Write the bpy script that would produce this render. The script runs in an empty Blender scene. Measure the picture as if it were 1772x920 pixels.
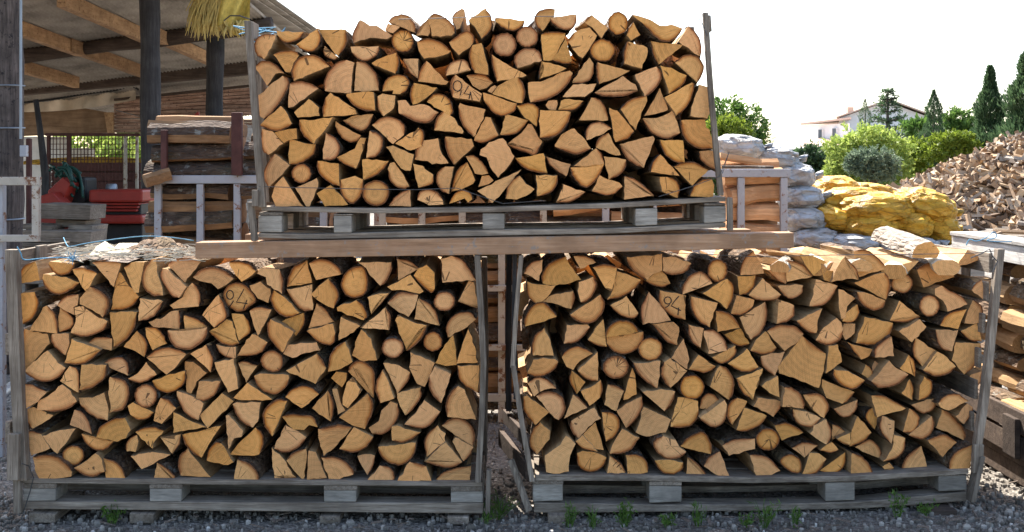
import bpy, bmesh, math, random
from mathutils import Vector, noise, Matrix
R = random.Random(7)
C = bpy.context.scene.collection
D0, SC = 4.6, 0.0024            # camera distance to the front of the stacks, metres per photo pixel there
F, CX, HY = D0/SC, 886.0, 290.0
H = 1.47
def P(px, py, Y):
    k = (D0+Y)/F
    return Vector(((px-CX)*k, Y, H-(py-HY)*k))
# ---------------------------------------------------------------- materials
def newmat(name):
    m = bpy.data.materials.new(name); m.use_nodes = True
    nt = m.node_tree; b = nt.nodes['Principled BSDF']
    b.inputs['Roughness'].default_value = .8
    b.inputs['Specular IOR Level'].default_value = .25
    return m, nt, b
def nd(nt, typ, **kw):
    n = nt.nodes.new('ShaderNode'+typ)
    for k, v in kw.items():
        if k.startswith('i_'):
            key = k[2:]; key = int(key) if key.isdigit() else key.replace('_', ' ')
            s = n.inputs[key]
            if hasattr(v, 'bl_rna') and not isinstance(v, (int, float)): nt.links.new(v, s)
            else: s.default_value = v
        else: setattr(n, k, v)
    return n
def mth(nt, op, a, b=0.0, c=0.0, clamp=False):
    n = nt.nodes.new('ShaderNodeMath'); n.operation = op; n.use_clamp = clamp
    for i, v in enumerate((a, b, c)):
        if hasattr(v, 'bl_rna'): nt.links.new(v, n.inputs[i])
        else: n.inputs[i].default_value = v
    return n.outputs[0]
def mixc(nt, f, a, b, typ='MIX'):
    n = nt.nodes.new('ShaderNodeMix'); n.data_type = 'RGBA'; n.blend_type = typ
    for s, v in ((n.inputs[0], f), (n.inputs[6], a), (n.inputs[7], b)):
        if hasattr(v, 'bl_rna'): nt.links.new(v, s)
        else: s.default_value = v if isinstance(v, (int, float)) else (*v, 1)
    return n.outputs[2]
def ramp(nt, fac, *stops):
    n = nt.nodes.new('ShaderNodeValToRGB')
    e = n.color_ramp.elements
    while len(e) < len(stops): e.new(.5)
    for x, (p, c) in zip(e, stops): x.position = p; x.color = (*c, 1) if len(c) == 3 else c
    nt.links.new(fac, n.inputs[0]); return n.outputs[0]
def mapped(nt, scale, rnd=True, src='Object'):
    tc = nd(nt, 'TexCoord'); mp = nd(nt, 'Mapping')
    mp.inputs['Scale'].default_value = scale
    nt.links.new(tc.outputs[src], mp.inputs['Vector'])
    if rnd:
        oi = nd(nt, 'ObjectInfo')
        k = mth(nt, 'MULTIPLY', oi.outputs['Random'], 37.0)
        cb = nd(nt, 'CombineXYZ', i_0=k, i_1=k, i_2=k)
        nt.links.new(cb.outputs[0], mp.inputs['Location'])
    return mp.outputs[0]
def noi(nt, vec, scale, detail=4, rough=.6, dist=0.0):
    n = nd(nt, 'TexNoise', i_Scale=scale, i_Detail=detail, i_Roughness=rough, i_Distortion=dist)
    nt.links.new(vec, n.inputs['Vector']); return n.outputs['Fac']
def bump(nt, b, h, strength, dist):
    n = nd(nt, 'Bump', i_Strength=strength, i_Distance=dist)
    nt.links.new(h, n.inputs['Height']); nt.links.new(n.outputs[0], b.inputs['Normal'])
def col(nt, b, c): nt.links.new(c, b.inputs['Base Color'])

def mat_endgrain(name, heart, sap, gain=1.0):
    m, nt, b = newmat(name)
    tc = nd(nt, 'TexCoord'); sx = nd(nt, 'SeparateXYZ'); nt.links.new(tc.outputs['Object'], sx.inputs[0])
    x, z = sx.outputs[0], sx.outputs[2]
    oi = nd(nt, 'ObjectInfo').outputs['Random']; k = mth(nt, 'MULTIPLY', oi, 53.0)
    v2 = nd(nt, 'CombineXYZ', i_0=x, i_1=k, i_2=z).outputs[0]
    r = mth(nt, 'SQRT', mth(nt, 'ADD', mth(nt, 'MULTIPLY', x, x), mth(nt, 'MULTIPLY', z, z)))
    n1 = noi(nt, v2, 14, 3); n2 = noi(nt, v2, 60, 4, .7); n3 = noi(nt, v2, 5, 2)
    rw = mth(nt, 'ADD', r, mth(nt, 'MULTIPLY', n1, .012))
    ring = mth(nt, 'SINE', mth(nt, 'MULTIPLY', rw, 900.0)); ring2 = mth(nt, 'SINE', mth(nt, 'MULTIPLY', rw, 260.0))
    ang = mth(nt, 'ARCTAN2', z, x)
    ca_, sa_ = mth(nt, 'COSINE', ang), mth(nt, 'SINE', ang)
    rad = nd(nt, 'TexNoise', i_Scale=1.0, i_Detail=3.0, i_Roughness=.6)
    nt.links.new(nd(nt, 'CombineXYZ', i_0=mth(nt, 'MULTIPLY', ca_, 9.0), i_1=mth(nt, 'MULTIPLY', sa_, 9.0), i_2=mth(nt, 'MULTIPLY', r, 5.0)).outputs[0], rad.inputs['Vector'])
    # saw kerf lines in a random direction
    th = mth(nt, 'MULTIPLY', oi, 40.0)
    u = mth(nt, 'ADD', mth(nt, 'MULTIPLY', x, mth(nt, 'COSINE', th)), mth(nt, 'MULTIPLY', z, mth(nt, 'SINE', th)))
    saw = nd(nt, 'TexNoise', noise_dimensions='1D', i_Scale=170.0, i_Detail=3.0)
    nt.links.new(mth(nt, 'ADD', u, k), saw.inputs['W'])
    # drying cracks running out from the pith
    cn = nd(nt, 'TexNoise', i_Scale=1.0, i_Detail=1.0)
    nt.links.new(nd(nt, 'CombineXYZ', i_0=mth(nt, 'MULTIPLY', ca_, .85), i_1=mth(nt, 'MULTIPLY', sa_, .85), i_2=mth(nt, 'ADD', k, mth(nt, 'MULTIPLY', r, .7))).outputs[0], cn.inputs['Vector'])
    ca = mth(nt, 'ABSOLUTE', mth(nt, 'SUBTRACT', cn.outputs['Fac'], .5))
    wid = mth(nt, 'DIVIDE', .00045, mth(nt, 'ADD', r, .012))
    crack = mth(nt, 'LESS_THAN', ca, wid)
    crack = mth(nt, 'MULTIPLY', crack, mth(nt, 'GREATER_THAN', n3, .58))
    crack = mth(nt, 'MULTIPLY', crack, mth(nt, 'LESS_THAN', r, mth(nt, 'ADD', .035, mth(nt, 'MULTIPLY', n1, .06))))
    tone = mth(nt, 'ADD', mth(nt, 'MULTIPLY', n3, .75), mth(nt, 'ADD', mth(nt, 'MULTIPLY', mth(nt, 'ADD', mth(nt, 'MULTIPLY', n2, .6), mth(nt, 'MULTIPLY', saw.outputs['Fac'], .4)), .55), mth(nt, 'ADD', mth(nt, 'MULTIPLY', ring, .06), mth(nt, 'ADD', mth(nt, 'MULTIPLY', ring2, .048), mth(nt, 'MULTIPLY', rad.outputs['Fac'], .12)))))
    c = ramp(nt, mth(nt, 'SUBTRACT', tone, .21), (.22, tuple(v*.62 for v in heart)), (.5, heart), (.8, tuple(min(v*1.22+.015, 1) for v in heart)))
    rim = nd(nt, 'Attribute', attribute_name='rim').outputs['Fac']
    rimw = mth(nt, 'MULTIPLY', mth(nt, 'POWER', rim, 1.2), mth(nt, 'ADD', .75, mth(nt, 'MULTIPLY', n1, .6)), clamp=True)
    c = mixc(nt, rimw, c, sap)
    c = mixc(nt, mth(nt, 'MULTIPLY', crack, .8), c, (.05, .025, .012))
    hsv = nd(nt, 'HueSaturation')
    nt.links.new(mth(nt, 'ADD', .4965, mth(nt, 'MULTIPLY', mth(nt, 'FRACT', mth(nt, 'MULTIPLY', oi, 7.3)), .006)), hsv.inputs['Hue'])
    nt.links.new(mth(nt, 'ADD', .94, mth(nt, 'MULTIPLY', mth(nt, 'FRACT', mth(nt, 'MULTIPLY', oi, 13.7)), .12)), hsv.inputs['Saturation'])
    nt.links.new(mth(nt, 'MULTIPLY', mth(nt, 'ADD', .84, mth(nt, 'MULTIPLY', mth(nt, 'FRACT', mth(nt, 'MULTIPLY', oi, 29.1)), .26)), gain), hsv.inputs['Value'])
    nt.links.new(c, hsv.inputs['Color']); col(nt, b, hsv.outputs[0])
    hgt = mth(nt, 'ADD', mth(nt, 'MULTIPLY', saw.outputs['Fac'], .6), mth(nt, 'SUBTRACT', mth(nt, 'MULTIPLY', n2, .6), mth(nt, 'MULTIPLY', crack, 2.0)))
    bump(nt, b, hgt, .8, .005); b.inputs['Roughness'].default_value = .85
    return m
def mat_grain(name, c1, c2, axis, scale=1.0, spots=None, stretch=16., b_s=.5, knots=False):
    """wood with fibres along an axis ('X','Y','Z')"""
    m, nt, b = newmat(name)
    s = {'X': (1, stretch, stretch), 'Y': (stretch, 1, stretch), 'Z': (stretch, stretch, 1)}[axis]
    v = mapped(nt, tuple(q*scale for q in s)); v1 = mapped(nt, (1, 1, 1))
    n = noi(nt, v, 3.2, 6, .65, .4); n2 = noi(nt, v, 11, 4, .7); big = noi(nt, v1, 6, 3)
    t = mth(nt, 'ADD', mth(nt, 'MULTIPLY', n, .6), mth(nt, 'MULTIPLY', n2, .4))
    c = ramp(nt, t, (.28, tuple(q*.35 for q in c1)), (.42, c1), (.62, c2))
    c = mixc(nt, mth(nt, 'MULTIPLY', ramp(nt, big, (.35, (0, 0, 0)), (.65, (1, 1, 1))), .6), c, tuple(q*.55 for q in c1))
    if spots:
        sp = noi(nt, v1, 26, 5, .75)
        c = mixc(nt, ramp(nt, sp, (.56, (0, 0, 0)), (.64, (1, 1, 1))), c, spots)
    oi = nd(nt, 'ObjectInfo').outputs['Random']
    hsv = nd(nt, 'HueSaturation'); nt.links.new(c, hsv.inputs['Color'])
    nt.links.new(mth(nt, 'ADD', .75, mth(nt, 'MULTIPLY', oi, .5)), hsv.inputs['Value'])
    col(nt, b, hsv.outputs[0]); bump(nt, b, t, b_s, .006); b.inputs['Roughness'].default_value = .9
    return m
def mat_bark(name, c1, c2, axis='Y'):
    m, nt, b = newmat(name)
    s = {'X': (.35, 1, 1), 'Y': (1, .35, 1), 'Z': (1, 1, .35)}[axis]
    v = mapped(nt, s)
    vo = nd(nt, 'TexVoronoi', feature='DISTANCE_TO_EDGE', i_Scale=46.0); nt.links.new(v, vo.inputs['Vector'])
    n = noi(nt, v, 22, 6, .75, .6); l = noi(nt, mapped(nt, (1, 1, 1)), 16, 5, .7); bg = noi(nt, v, 3, 2)
    c = ramp(nt, n, (.3, tuple(q*.45 for q in c1)), (.5, c1), (.72, c2))
    c = mixc(nt, ramp(nt, l, (.57, (0, 0, 0)), (.66, (.8, .8, .8))), c, (.26, .26, .23))
    c = mixc(nt, ramp(nt, bg, (.55, (0, 0, 0)), (.75, (.5, .5, .5))), c, (.09, .085, .03))
    col(nt, b, c); b.inputs['Roughness'].default_value = .95
    h = mth(nt, 'ADD', mth(nt, 'MULTIPLY', n, .8), mth(nt, 'MULTIPLY', vo.outputs['Distance'], 2.0))
    bump(nt, b, h, .9, .012)
    return m
def mat_plain(name, c, rough=.6, metal=0.0, var=.25, sc=9., rust=None, rust_amt=.56, tr=None, b_s=.15):
    m, nt, b = newmat(name)
    v = mapped(nt, (1, 1, 1)); n = noi(nt, v, sc, 5, .65)
    cc = ramp(nt, n, (.3, tuple(q*(1-var) for q in c)), (.7, tuple(min(1, q*(1+var)) for q in c)))
    if rust:
        r = noi(nt, v, sc*1.7, 7, .75)
        cc = mixc(nt, ramp(nt, r, (rust_amt, (0, 0, 0)), (rust_amt+.05, (1, 1, 1))), cc, rust)
    col(nt, b, cc); b.inputs['Roughness'].default_value = rough; b.inputs['Metallic'].default_value = metal
    bump(nt, b, n, b_s, .01)
    return m
def mat_leaf(name, c1, c2, sat=1.0):
    m, nt, b = newmat(name)
    v = mapped(nt, (1, 1, 1), rnd=False); g = nd(nt, 'NewGeometry')
    n = noi(nt, v, 1.4, 3); ri = g.outputs['Random Per Island']
    t = mth(nt, 'ADD', mth(nt, 'MULTIPLY', n, .5), mth(nt, 'MULTIPLY', ri, .5))
    c = ramp(nt, t, (.25, c1), (.75, c2)); col(nt, b, c)
    b.inputs['Roughness'].default_value = .55
    tr = nd(nt, 'BsdfTranslucent'); nt.links.new(c, tr.inputs[0])
    mx = nd(nt, 'MixShader', i_0=.4); nt.links.new(b.outputs[0], mx.inputs[1]); nt.links.new(tr.outputs[0], mx.inputs[2])
    nt.links.new(mx.outputs[0], nt.nodes['Material Output'].inputs['Surface'])
    return m
M = {}
M['end'] = mat_endgrain('oak_end_grain', (.73, .352, .118), (.42, .145, .036))
M['barkend'] = mat_plain('bark_edge', (.20, .075, .026), .9, 0, .5, 60.)
M['barkpale'] = mat_bark('sunlit_bleached_bark', (.30, .25, .20), (.55, .48, .40))  # bleached bark, made paler to carry the sun falling on it
M['side'] = mat_grain('split_oak_side', (.36, .215, .10), (.54, .35, .175), 'Y', 1.6)
M['sideX'] = mat_grain('split_oak_side_across', (.23, .125, .06), (.38, .22, .105), 'X', 1.2)  # darker than side, shade in the racks is put into the colour
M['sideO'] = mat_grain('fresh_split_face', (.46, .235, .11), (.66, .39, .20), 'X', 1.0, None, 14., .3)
M['sideD'] = mat_grain('dark_split_face', (.14, .085, .05), (.27, .165, .09), 'X', 1.2)  # darkest copy of the split wood, carries the left rack's shade
M['pale'] = mat_grain('pale_split_wood', (.55, .46, .33), (.72, .64, .5), 'Y', 1.4)
M['bark'] = mat_bark('oak_bark', (.13, .082, .05), (.29, .205, .14))
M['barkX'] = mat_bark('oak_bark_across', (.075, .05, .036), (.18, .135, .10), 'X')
GREY1, GREY2 = (.165, .128, .095), (.39, .325, .255)
for a in 'XYZ':
    M['board'+a] = mat_grain('weathered_board_'+a.lower(), GREY1, GREY2, a, 1.2, None, 22.)
M['boardend'] = mat_grain('weathered_block', (.25, .222, .185), (.43, .385, .325), 'X', 2.0, None, 10.)
M['beam'] = mat_grain('planed_beam', (.34, .19, .105), (.49, .30, .18), 'X', .6, (.27, .22, .18), 20., .4)
M['paleboard'] = mat_grain('sunlit_board', (.40, .37, .33), (.62, .59, .54), 'Y', 1.2, None, 22.)  # weathered board lightened, sun on the far right rail is in the colour
M['post'] = mat_grain('old_pole', (.05, .04, .036), (.15, .12, .105), 'Z', .8, (.02, .018, .018), 20., .9)
M['tar'] = mat_grain('tarred_timber', (.035, .032, .032), (.075, .07, .068), 'Z', .8, None, 18., .8)
M['tarX'] = mat_grain('dark_timber', (.075, .052, .04), (.15, .108, .08), 'X', .6, None, 14., .8)
M['rafter'] = mat_grain('rafter_timber', (.36, .21, .11), (.52, .33, .18), 'Y', .6, (.16, .08, .04), 12., .3)
M['tile'] = mat_plain('fibre_cement_sheet', (.36, .325, .28), .9, 0, .45, 2.5, b_s=.4)
M['redplank'] = mat_grain('reddish_planks', (.34, .19, .13), (.64, .44, .33), 'X', .5, (.10, .045, .03), 22., .4)
M['panel'] = mat_grain('brown_panel', (.17, .105, .062), (.25, .165, .10), 'X', .5, None, 14., .25)
M['tarp'] = mat_plain('cream_tarpaulin', (.60, .50, .38), .6, 0, .2, 3.)
M['white'] = mat_plain('chipped_white_paint', (.34, .34, .355), .5, 0, .12, 9., (.20, .085, .04), .57)
M['cream'] = mat_plain('old_cream_paint', (.42, .375, .31), .6, 0, .15, 9., (.18, .085, .045), .535)
M['rust'] = mat_plain('rusted_steel', (.085, .036, .03), .75, .2, .35, 12.)
M['red'] = mat_plain('red_machine_paint', (.25, .026, .016), .45, 0, .2, 7., (.10, .05, .03), .66)
M['dark'] = mat_plain('black_grease', (.02, .02, .02), .5)
M['hose'] = mat_plain('green_hose', (.012, .05, .035), .4)
M['net'] = mat_plain('yellow_straw', (.58, .44, .15), .8, 0, .3, 12.)
M['sackcloth'] = mat_plain('yellow_sacking', (.56, .42, .10), .85, 0, .3, 14., b_s=.6)
M['twine'] = mat_plain('blue_twine', (.10, .28, .42), .7, 0, .3, 40.)
M['wire'] = mat_plain('grey_wire', (.10, .10, .10), .5, .6)
M['ink'] = mat_plain('black_marker', (.018, .016, .016), .6)
M['zinc'] = mat_plain('grey_sheet_metal', (.27, .30, .33), .45, .5, .2, 5.)
M['wallw'] = mat_plain('white_render', (.78, .77, .75), .9, 0, .06, 2.)
M['wallp'] = mat_plain('pinkish_render', (.42, .33, .27), .9, 0, .1, 2.)
M['roof'] = mat_plain('clay_tiles', (.60, .44, .35), .9, 0, .25, 14.)
M['glass'] = mat_plain('dark_glass', (.09, .11, .13), .08)
M['block'] = mat_plain('pale_blockwork', (.55, .52, .46), .9, 0, .15, 5.)
M['cinder'] = mat_plain('gravel_stone', (.25, .245, .24), .9, 0, .45, 30.)
M['dry'] = mat_plain('dry_straw', (.50, .45, .36), .85, 0, .3, 30.)
M['chips'] = mat_plain('bark_litter', (.15, .115, .09), .95, 0, .5, 60., (.38, .34, .29), .56)

def stone_mat():
    m, nt, b = newmat('gravel_pebble')
    ri = nd(nt, 'NewGeometry').outputs['Random Per Island']
    c = ramp(nt, ri, (0, (.10, .086, .07)), (.5, (.20, .178, .152)), (.85, (.30, .268, .228)), (.97, (.42, .38, .33)), (1, (.6, .56, .5)))
    col(nt, b, c); return m
M['pebble'] = stone_mat()
def heap_mat(name):
    m, nt, b = newmat(name)
    ri = nd(nt, 'NewGeometry').outputs['Random Per Island']
    n = noi(nt, mapped(nt, (1, 1, 1), False), 9, 5, .7)
    c = ramp(nt, mth(nt, 'ADD', mth(nt, 'MULTIPLY', ri, .8), mth(nt, 'MULTIPLY', n, .25)), (.08, (.06, .042, .03)), (.28, (.17, .112, .07)), (.5, (.34, .215, .12)), (.7, (.47, .34, .21)), (.86, (.24, .21, .18)), (1, (.60, .48, .34)))
    col(nt, b, c); bump(nt, b, n, .5, .02); return m
M['heap'] = heap_mat('split_firewood')
def bag_mat(name, netc, in1, in2, amt):
    """net sack: pale mesh over the split wood inside"""
    m, nt, b = newmat(name)
    v = mapped(nt, (1, 1, 1)); vo = nd(nt, 'TexVoronoi', i_Scale=10.0, i_Randomness=1.0); ve = nd(nt, 'TexVoronoi', feature='DISTANCE_TO_EDGE', i_Scale=10.0)
    mp = mapped(nt, (1.0, .8, 2.2)); nt.links.new(mp, vo.inputs['Vector']); nt.links.new(mp, ve.inputs['Vector'])
    c = mixc(nt, nd(nt, 'SeparateColor', i_0=vo.outputs['Color']).outputs[0], in1, in2)
    c = mixc(nt, ramp(nt, ve.outputs['Distance'], (.0, (.85, .85, .85)), (.10, (0, 0, 0))), c, tuple(q*.35 for q in in1))
    fold = noi(nt, mapped(nt, (1, 1, 3)), 7, 5, .7, .8)
    c = mixc(nt, mth(nt, 'ADD', amt, mth(nt, 'MULTIPLY', mth(nt, 'SUBTRACT', fold, .5), 2.2), clamp=True), c, netc)
    col(nt, b, c); b.inputs['Roughness'].default_value = .45
    h = mth(nt, 'ADD', vo.outputs['Distance'], mth(nt, 'MULTIPLY', fold, .8))
    bump(nt, b, h, .8, .05); return m
M['bagw'] = bag_mat('white_net_sack', (.56, .58, .60), (.16, .13, .10), (.40, .34, .26), .48)
M['bagy'] = bag_mat('yellow_net_sack', (.80, .44, .04), (.22, .11, .015), (.60, .32, .05), .44)
def ground_mat():
    m, nt, b = newmat('gravel_yard')
    tc = nd(nt, 'TexCoord').outputs['Object']
    vo = nd(nt, 'TexVoronoi', i_Scale=55.0); nt.links.new(tc, vo.inputs['Vector'])
    vb = nd(nt, 'TexVoronoi', i_Scale=130.0); nt.links.new(tc, vb.inputs['Vector'])
    n = noi(nt, tc, 1.2, 5, .6); nf = noi(nt, tc, 40, 5, .7)
    g = nd(nt, 'SeparateColor', i_0=vo.outputs['Color']).outputs[0]; g2 = nd(nt, 'SeparateColor', i_0=vb.outputs['Color']).outputs[1]
    c = ramp(nt, g, (0, (.095, .082, .068)), (.55, (.19, .17, .147)), (.9, (.27, .245, .212)), (1, (.42, .38, .33)))
    c2 = ramp(nt, g2, (0, (.11, .095, .078)), (1, (.32, .28, .238)))
    c = mixc(nt, ramp(nt, nf, (.42, (0, 0, 0)), (.58, (1, 1, 1))), c, c2)
    c = mixc(nt, ramp(nt, n, (.5, (0, 0, 0)), (.72, (.75, .75, .75))), c, (.12, .10, .08))
    col(nt, b, c); h = mth(nt, 'SUBTRACT', 1.0, vo.outputs['Distance']); h = mth(nt, 'ADD', h, mth(nt, 'MULTIPLY', nf, .5))
    bump(nt, b, h, .8, .02); b.inputs['Roughness'].default_value = .95
    return m
M['ground'] = ground_mat()
M['leafA'] = mat_leaf('bright_leaves', (.17, .25, .035), (.46, .54, .14))
M['leafB'] = mat_leaf('mid_leaves', (.045, .10, .018), (.13, .22, .045))
M['leafC'] = mat_leaf('cypress_foliage', (.03, .06, .028), (.085, .14, .06))
M['leafD'] = mat_leaf('grey_green_leaves', (.07, .105, .065), (.20, .26, .17))
M['leafE'] = mat_leaf('yellow_green_leaves', (.09, .14, .012), (.24, .30, .04))
M['weed'] = mat_leaf('weed_leaves', (.06, .12, .018), (.15, .26, .05))
M['trunk'] = mat_plain('tree_bark', (.10, .08, .06), .95, 0, .4, 14.)
# ---------------------------------------------------------------- object helpers
def link(o, parent=None, kind=None):
    C.objects.link(o)
    if parent is not None:
        o.parent = parent; o.matrix_parent_inverse = Matrix.Translation(-parent.location)
    if kind: o['kind'] = kind
    return o
def tag(o, label, cat, group=None):
    o['label'] = label; o['category'] = cat
    if group: o['group'] = group
    return o
def thing(name, loc, label, cat, group=None):
    o = bpy.data.objects.new(name, None); o.location = loc; o.empty_display_size = .1
    link(o); return tag(o, label, cat, group)
class MB:
    def __init__(s): s.v, s.f, s.m = [], [], []
    def add(s, vs, fs, mi=0):
        n = len(s.v); s.v += [tuple(v) for v in vs]; s.f += [tuple(i+n for i in f) for f in fs]; s.m += [mi]*len(fs)
    def box(s, a, b, mi=0):
        x0, y0, z0 = a; x1, y1, z1 = b
        s.add([(x0,y0,z0),(x1,y0,z0),(x1,y1,z0),(x0,y1,z0),(x0,y0,z1),(x1,y0,z1),(x1,y1,z1),(x0,y1,z1)],
              [(3,2,1,0),(4,5,6,7),(0,1,5,4),(1,2,6,5),(2,3,7,6),(3,0,4,7)], mi)
    def prism(s, A, B, mi=0):
        """two rings of the same count, capped"""
        n = len(A)
        s.add(list(A)+list(B), [tuple(range(n))[::-1], tuple(range(n, 2*n))]+[(i, (i+1) % n, n+(i+1) % n, n+i) for i in range(n)], mi)
    def tube(s, pts, r, n=8, mi=0, closed=False):
        pts = [Vector(p) for p in pts]; rr = r if isinstance(r, (list, tuple)) else [r]*len(pts)
        rings = []; prev = None
        for i, p in enumerate(pts):
            t = (pts[min(i+1, len(pts)-1)]-pts[max(i-1, 0)])
            t = t.normalized() if t.length > 1e-9 else Vector((0, 0, 1))
            if prev is None: u = t.orthogonal().normalized()
            else:
                u = prev-t*prev.dot(t); u = u.normalized() if u.length > 1e-6 else t.orthogonal().normalized()
            prev = u; w = t.cross(u)
            rings.append([p+(u*math.cos(a)+w*math.sin(a))*rr[i] for a in [2*math.pi*j/n for j in range(n)]])
        base = len(s.v); vs = [q for ring in rings for q in ring]; fs = []
        for i in range(len(rings)-1):
            for j in range(n): fs.append((i*n+j, i*n+(j+1) % n, (i+1)*n+(j+1) % n, (i+1)*n+j))
        fs.append(tuple(range(n))[::-1]); fs.append(tuple((len(rings)-1)*n+j for j in range(n)))
        s.add(vs, fs, mi)
    def build(s, name, mats, parent=None, origin=None, smooth=False, bevel=0.0, kind=None, fix=True):
        mats = mats if isinstance(mats, (list, tuple)) else [mats]
        if origin is None:
            n = max(len(s.v), 1)
            origin = [(min(v[k] for v in s.v)+max(v[k] for v in s.v))/2 for k in range(3)]
        ox, oy, oz = origin
        me = bpy.data.meshes.new(name)
        me.from_pydata([(v[0]-ox, v[1]-oy, v[2]-oz) for v in s.v], [], s.f)
        for m in mats: me.materials.append(M[m] if isinstance(m, str) else m)
        me.polygons.foreach_set('material_index', s.m)
        if fix:
            bm = bmesh.new(); bm.from_mesh(me); bmesh.ops.recalc_face_normals(bm, faces=bm.faces)
            bm.to_mesh(me); bm.free()
        if smooth: me.polygons.foreach_set('use_smooth', [True]*len(me.polygons))
        o = bpy.data.objects.new(name, me); o.location = origin
        link(o, parent, kind)
        if bevel:
            md = o.modifiers.new('edge', 'BEVEL'); md.width = bevel; md.segments = 2; md.limit_method = 'ANGLE'
        return o
def wob(mb, amp, sc, seed=0):
    """roughen a mesh's vertices so that edges are not ruler-straight"""
    out = []
    for v in mb.v:
        n = noise.noise_vector(Vector(v)*sc+Vector((seed*7.1, seed*3.3, seed*1.7)))
        out.append((v[0]+n.x*amp, v[1]+n.y*amp, v[2]+n.z*amp))
    mb.v = out; return mb
def board(name, poly, Y, y0, y1, mat, parent, bevel=.003, seg=0, label=None):
    """a plank from its outline in the photo (at depth Y, number or function of px), extruded along Y"""
    g = Y if callable(Y) else (lambda px: Y)
    A, B = [], []
    for px, py in poly:
        w = P(px, py, g(px)); A.append(w+Vector((0, y0, 0))); B.append(w+Vector((0, y1, 0)))
    mb = MB(); mb.prism(A, B)
    o = mb.build(name, mat, parent, bevel=bevel)
    if label: o['label'] = label
    return o
def xboard(name, a, b, mat, parent, bevel=.003, **k):
    mb = MB(); mb.box(a, b); return mb.build(name, mat, parent, bevel=bevel, **k)
def bar(name, p, q, w, h, mat, parent=None, up=Vector((0, 0, 1)), bevel=.003):
    p, q = Vector(p), Vector(q); t = (q-p).normalized()
    s = t.cross(up); s = s.normalized() if s.length > 1e-4 else Vector((1, 0, 0)); u = s.cross(t)
    off = [(-w/2, -h/2), (w/2, -h/2), (w/2, h/2), (-w/2, h/2)]
    mb = MB(); mb.prism([p+s*a+u*b for a, b in off], [q+s*a+u*b for a, b in off])
    return mb.build(name, mat, parent, bevel=bevel)
ORD = 'first second third fourth fifth sixth seventh eighth ninth tenth eleventh twelfth thirteenth fourteenth fifteenth sixteenth seventeenth eighteenth nineteenth twentieth'.split()
ORD += ['twenty-'+w for w in ORD[:9]]+['thirtieth']
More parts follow.
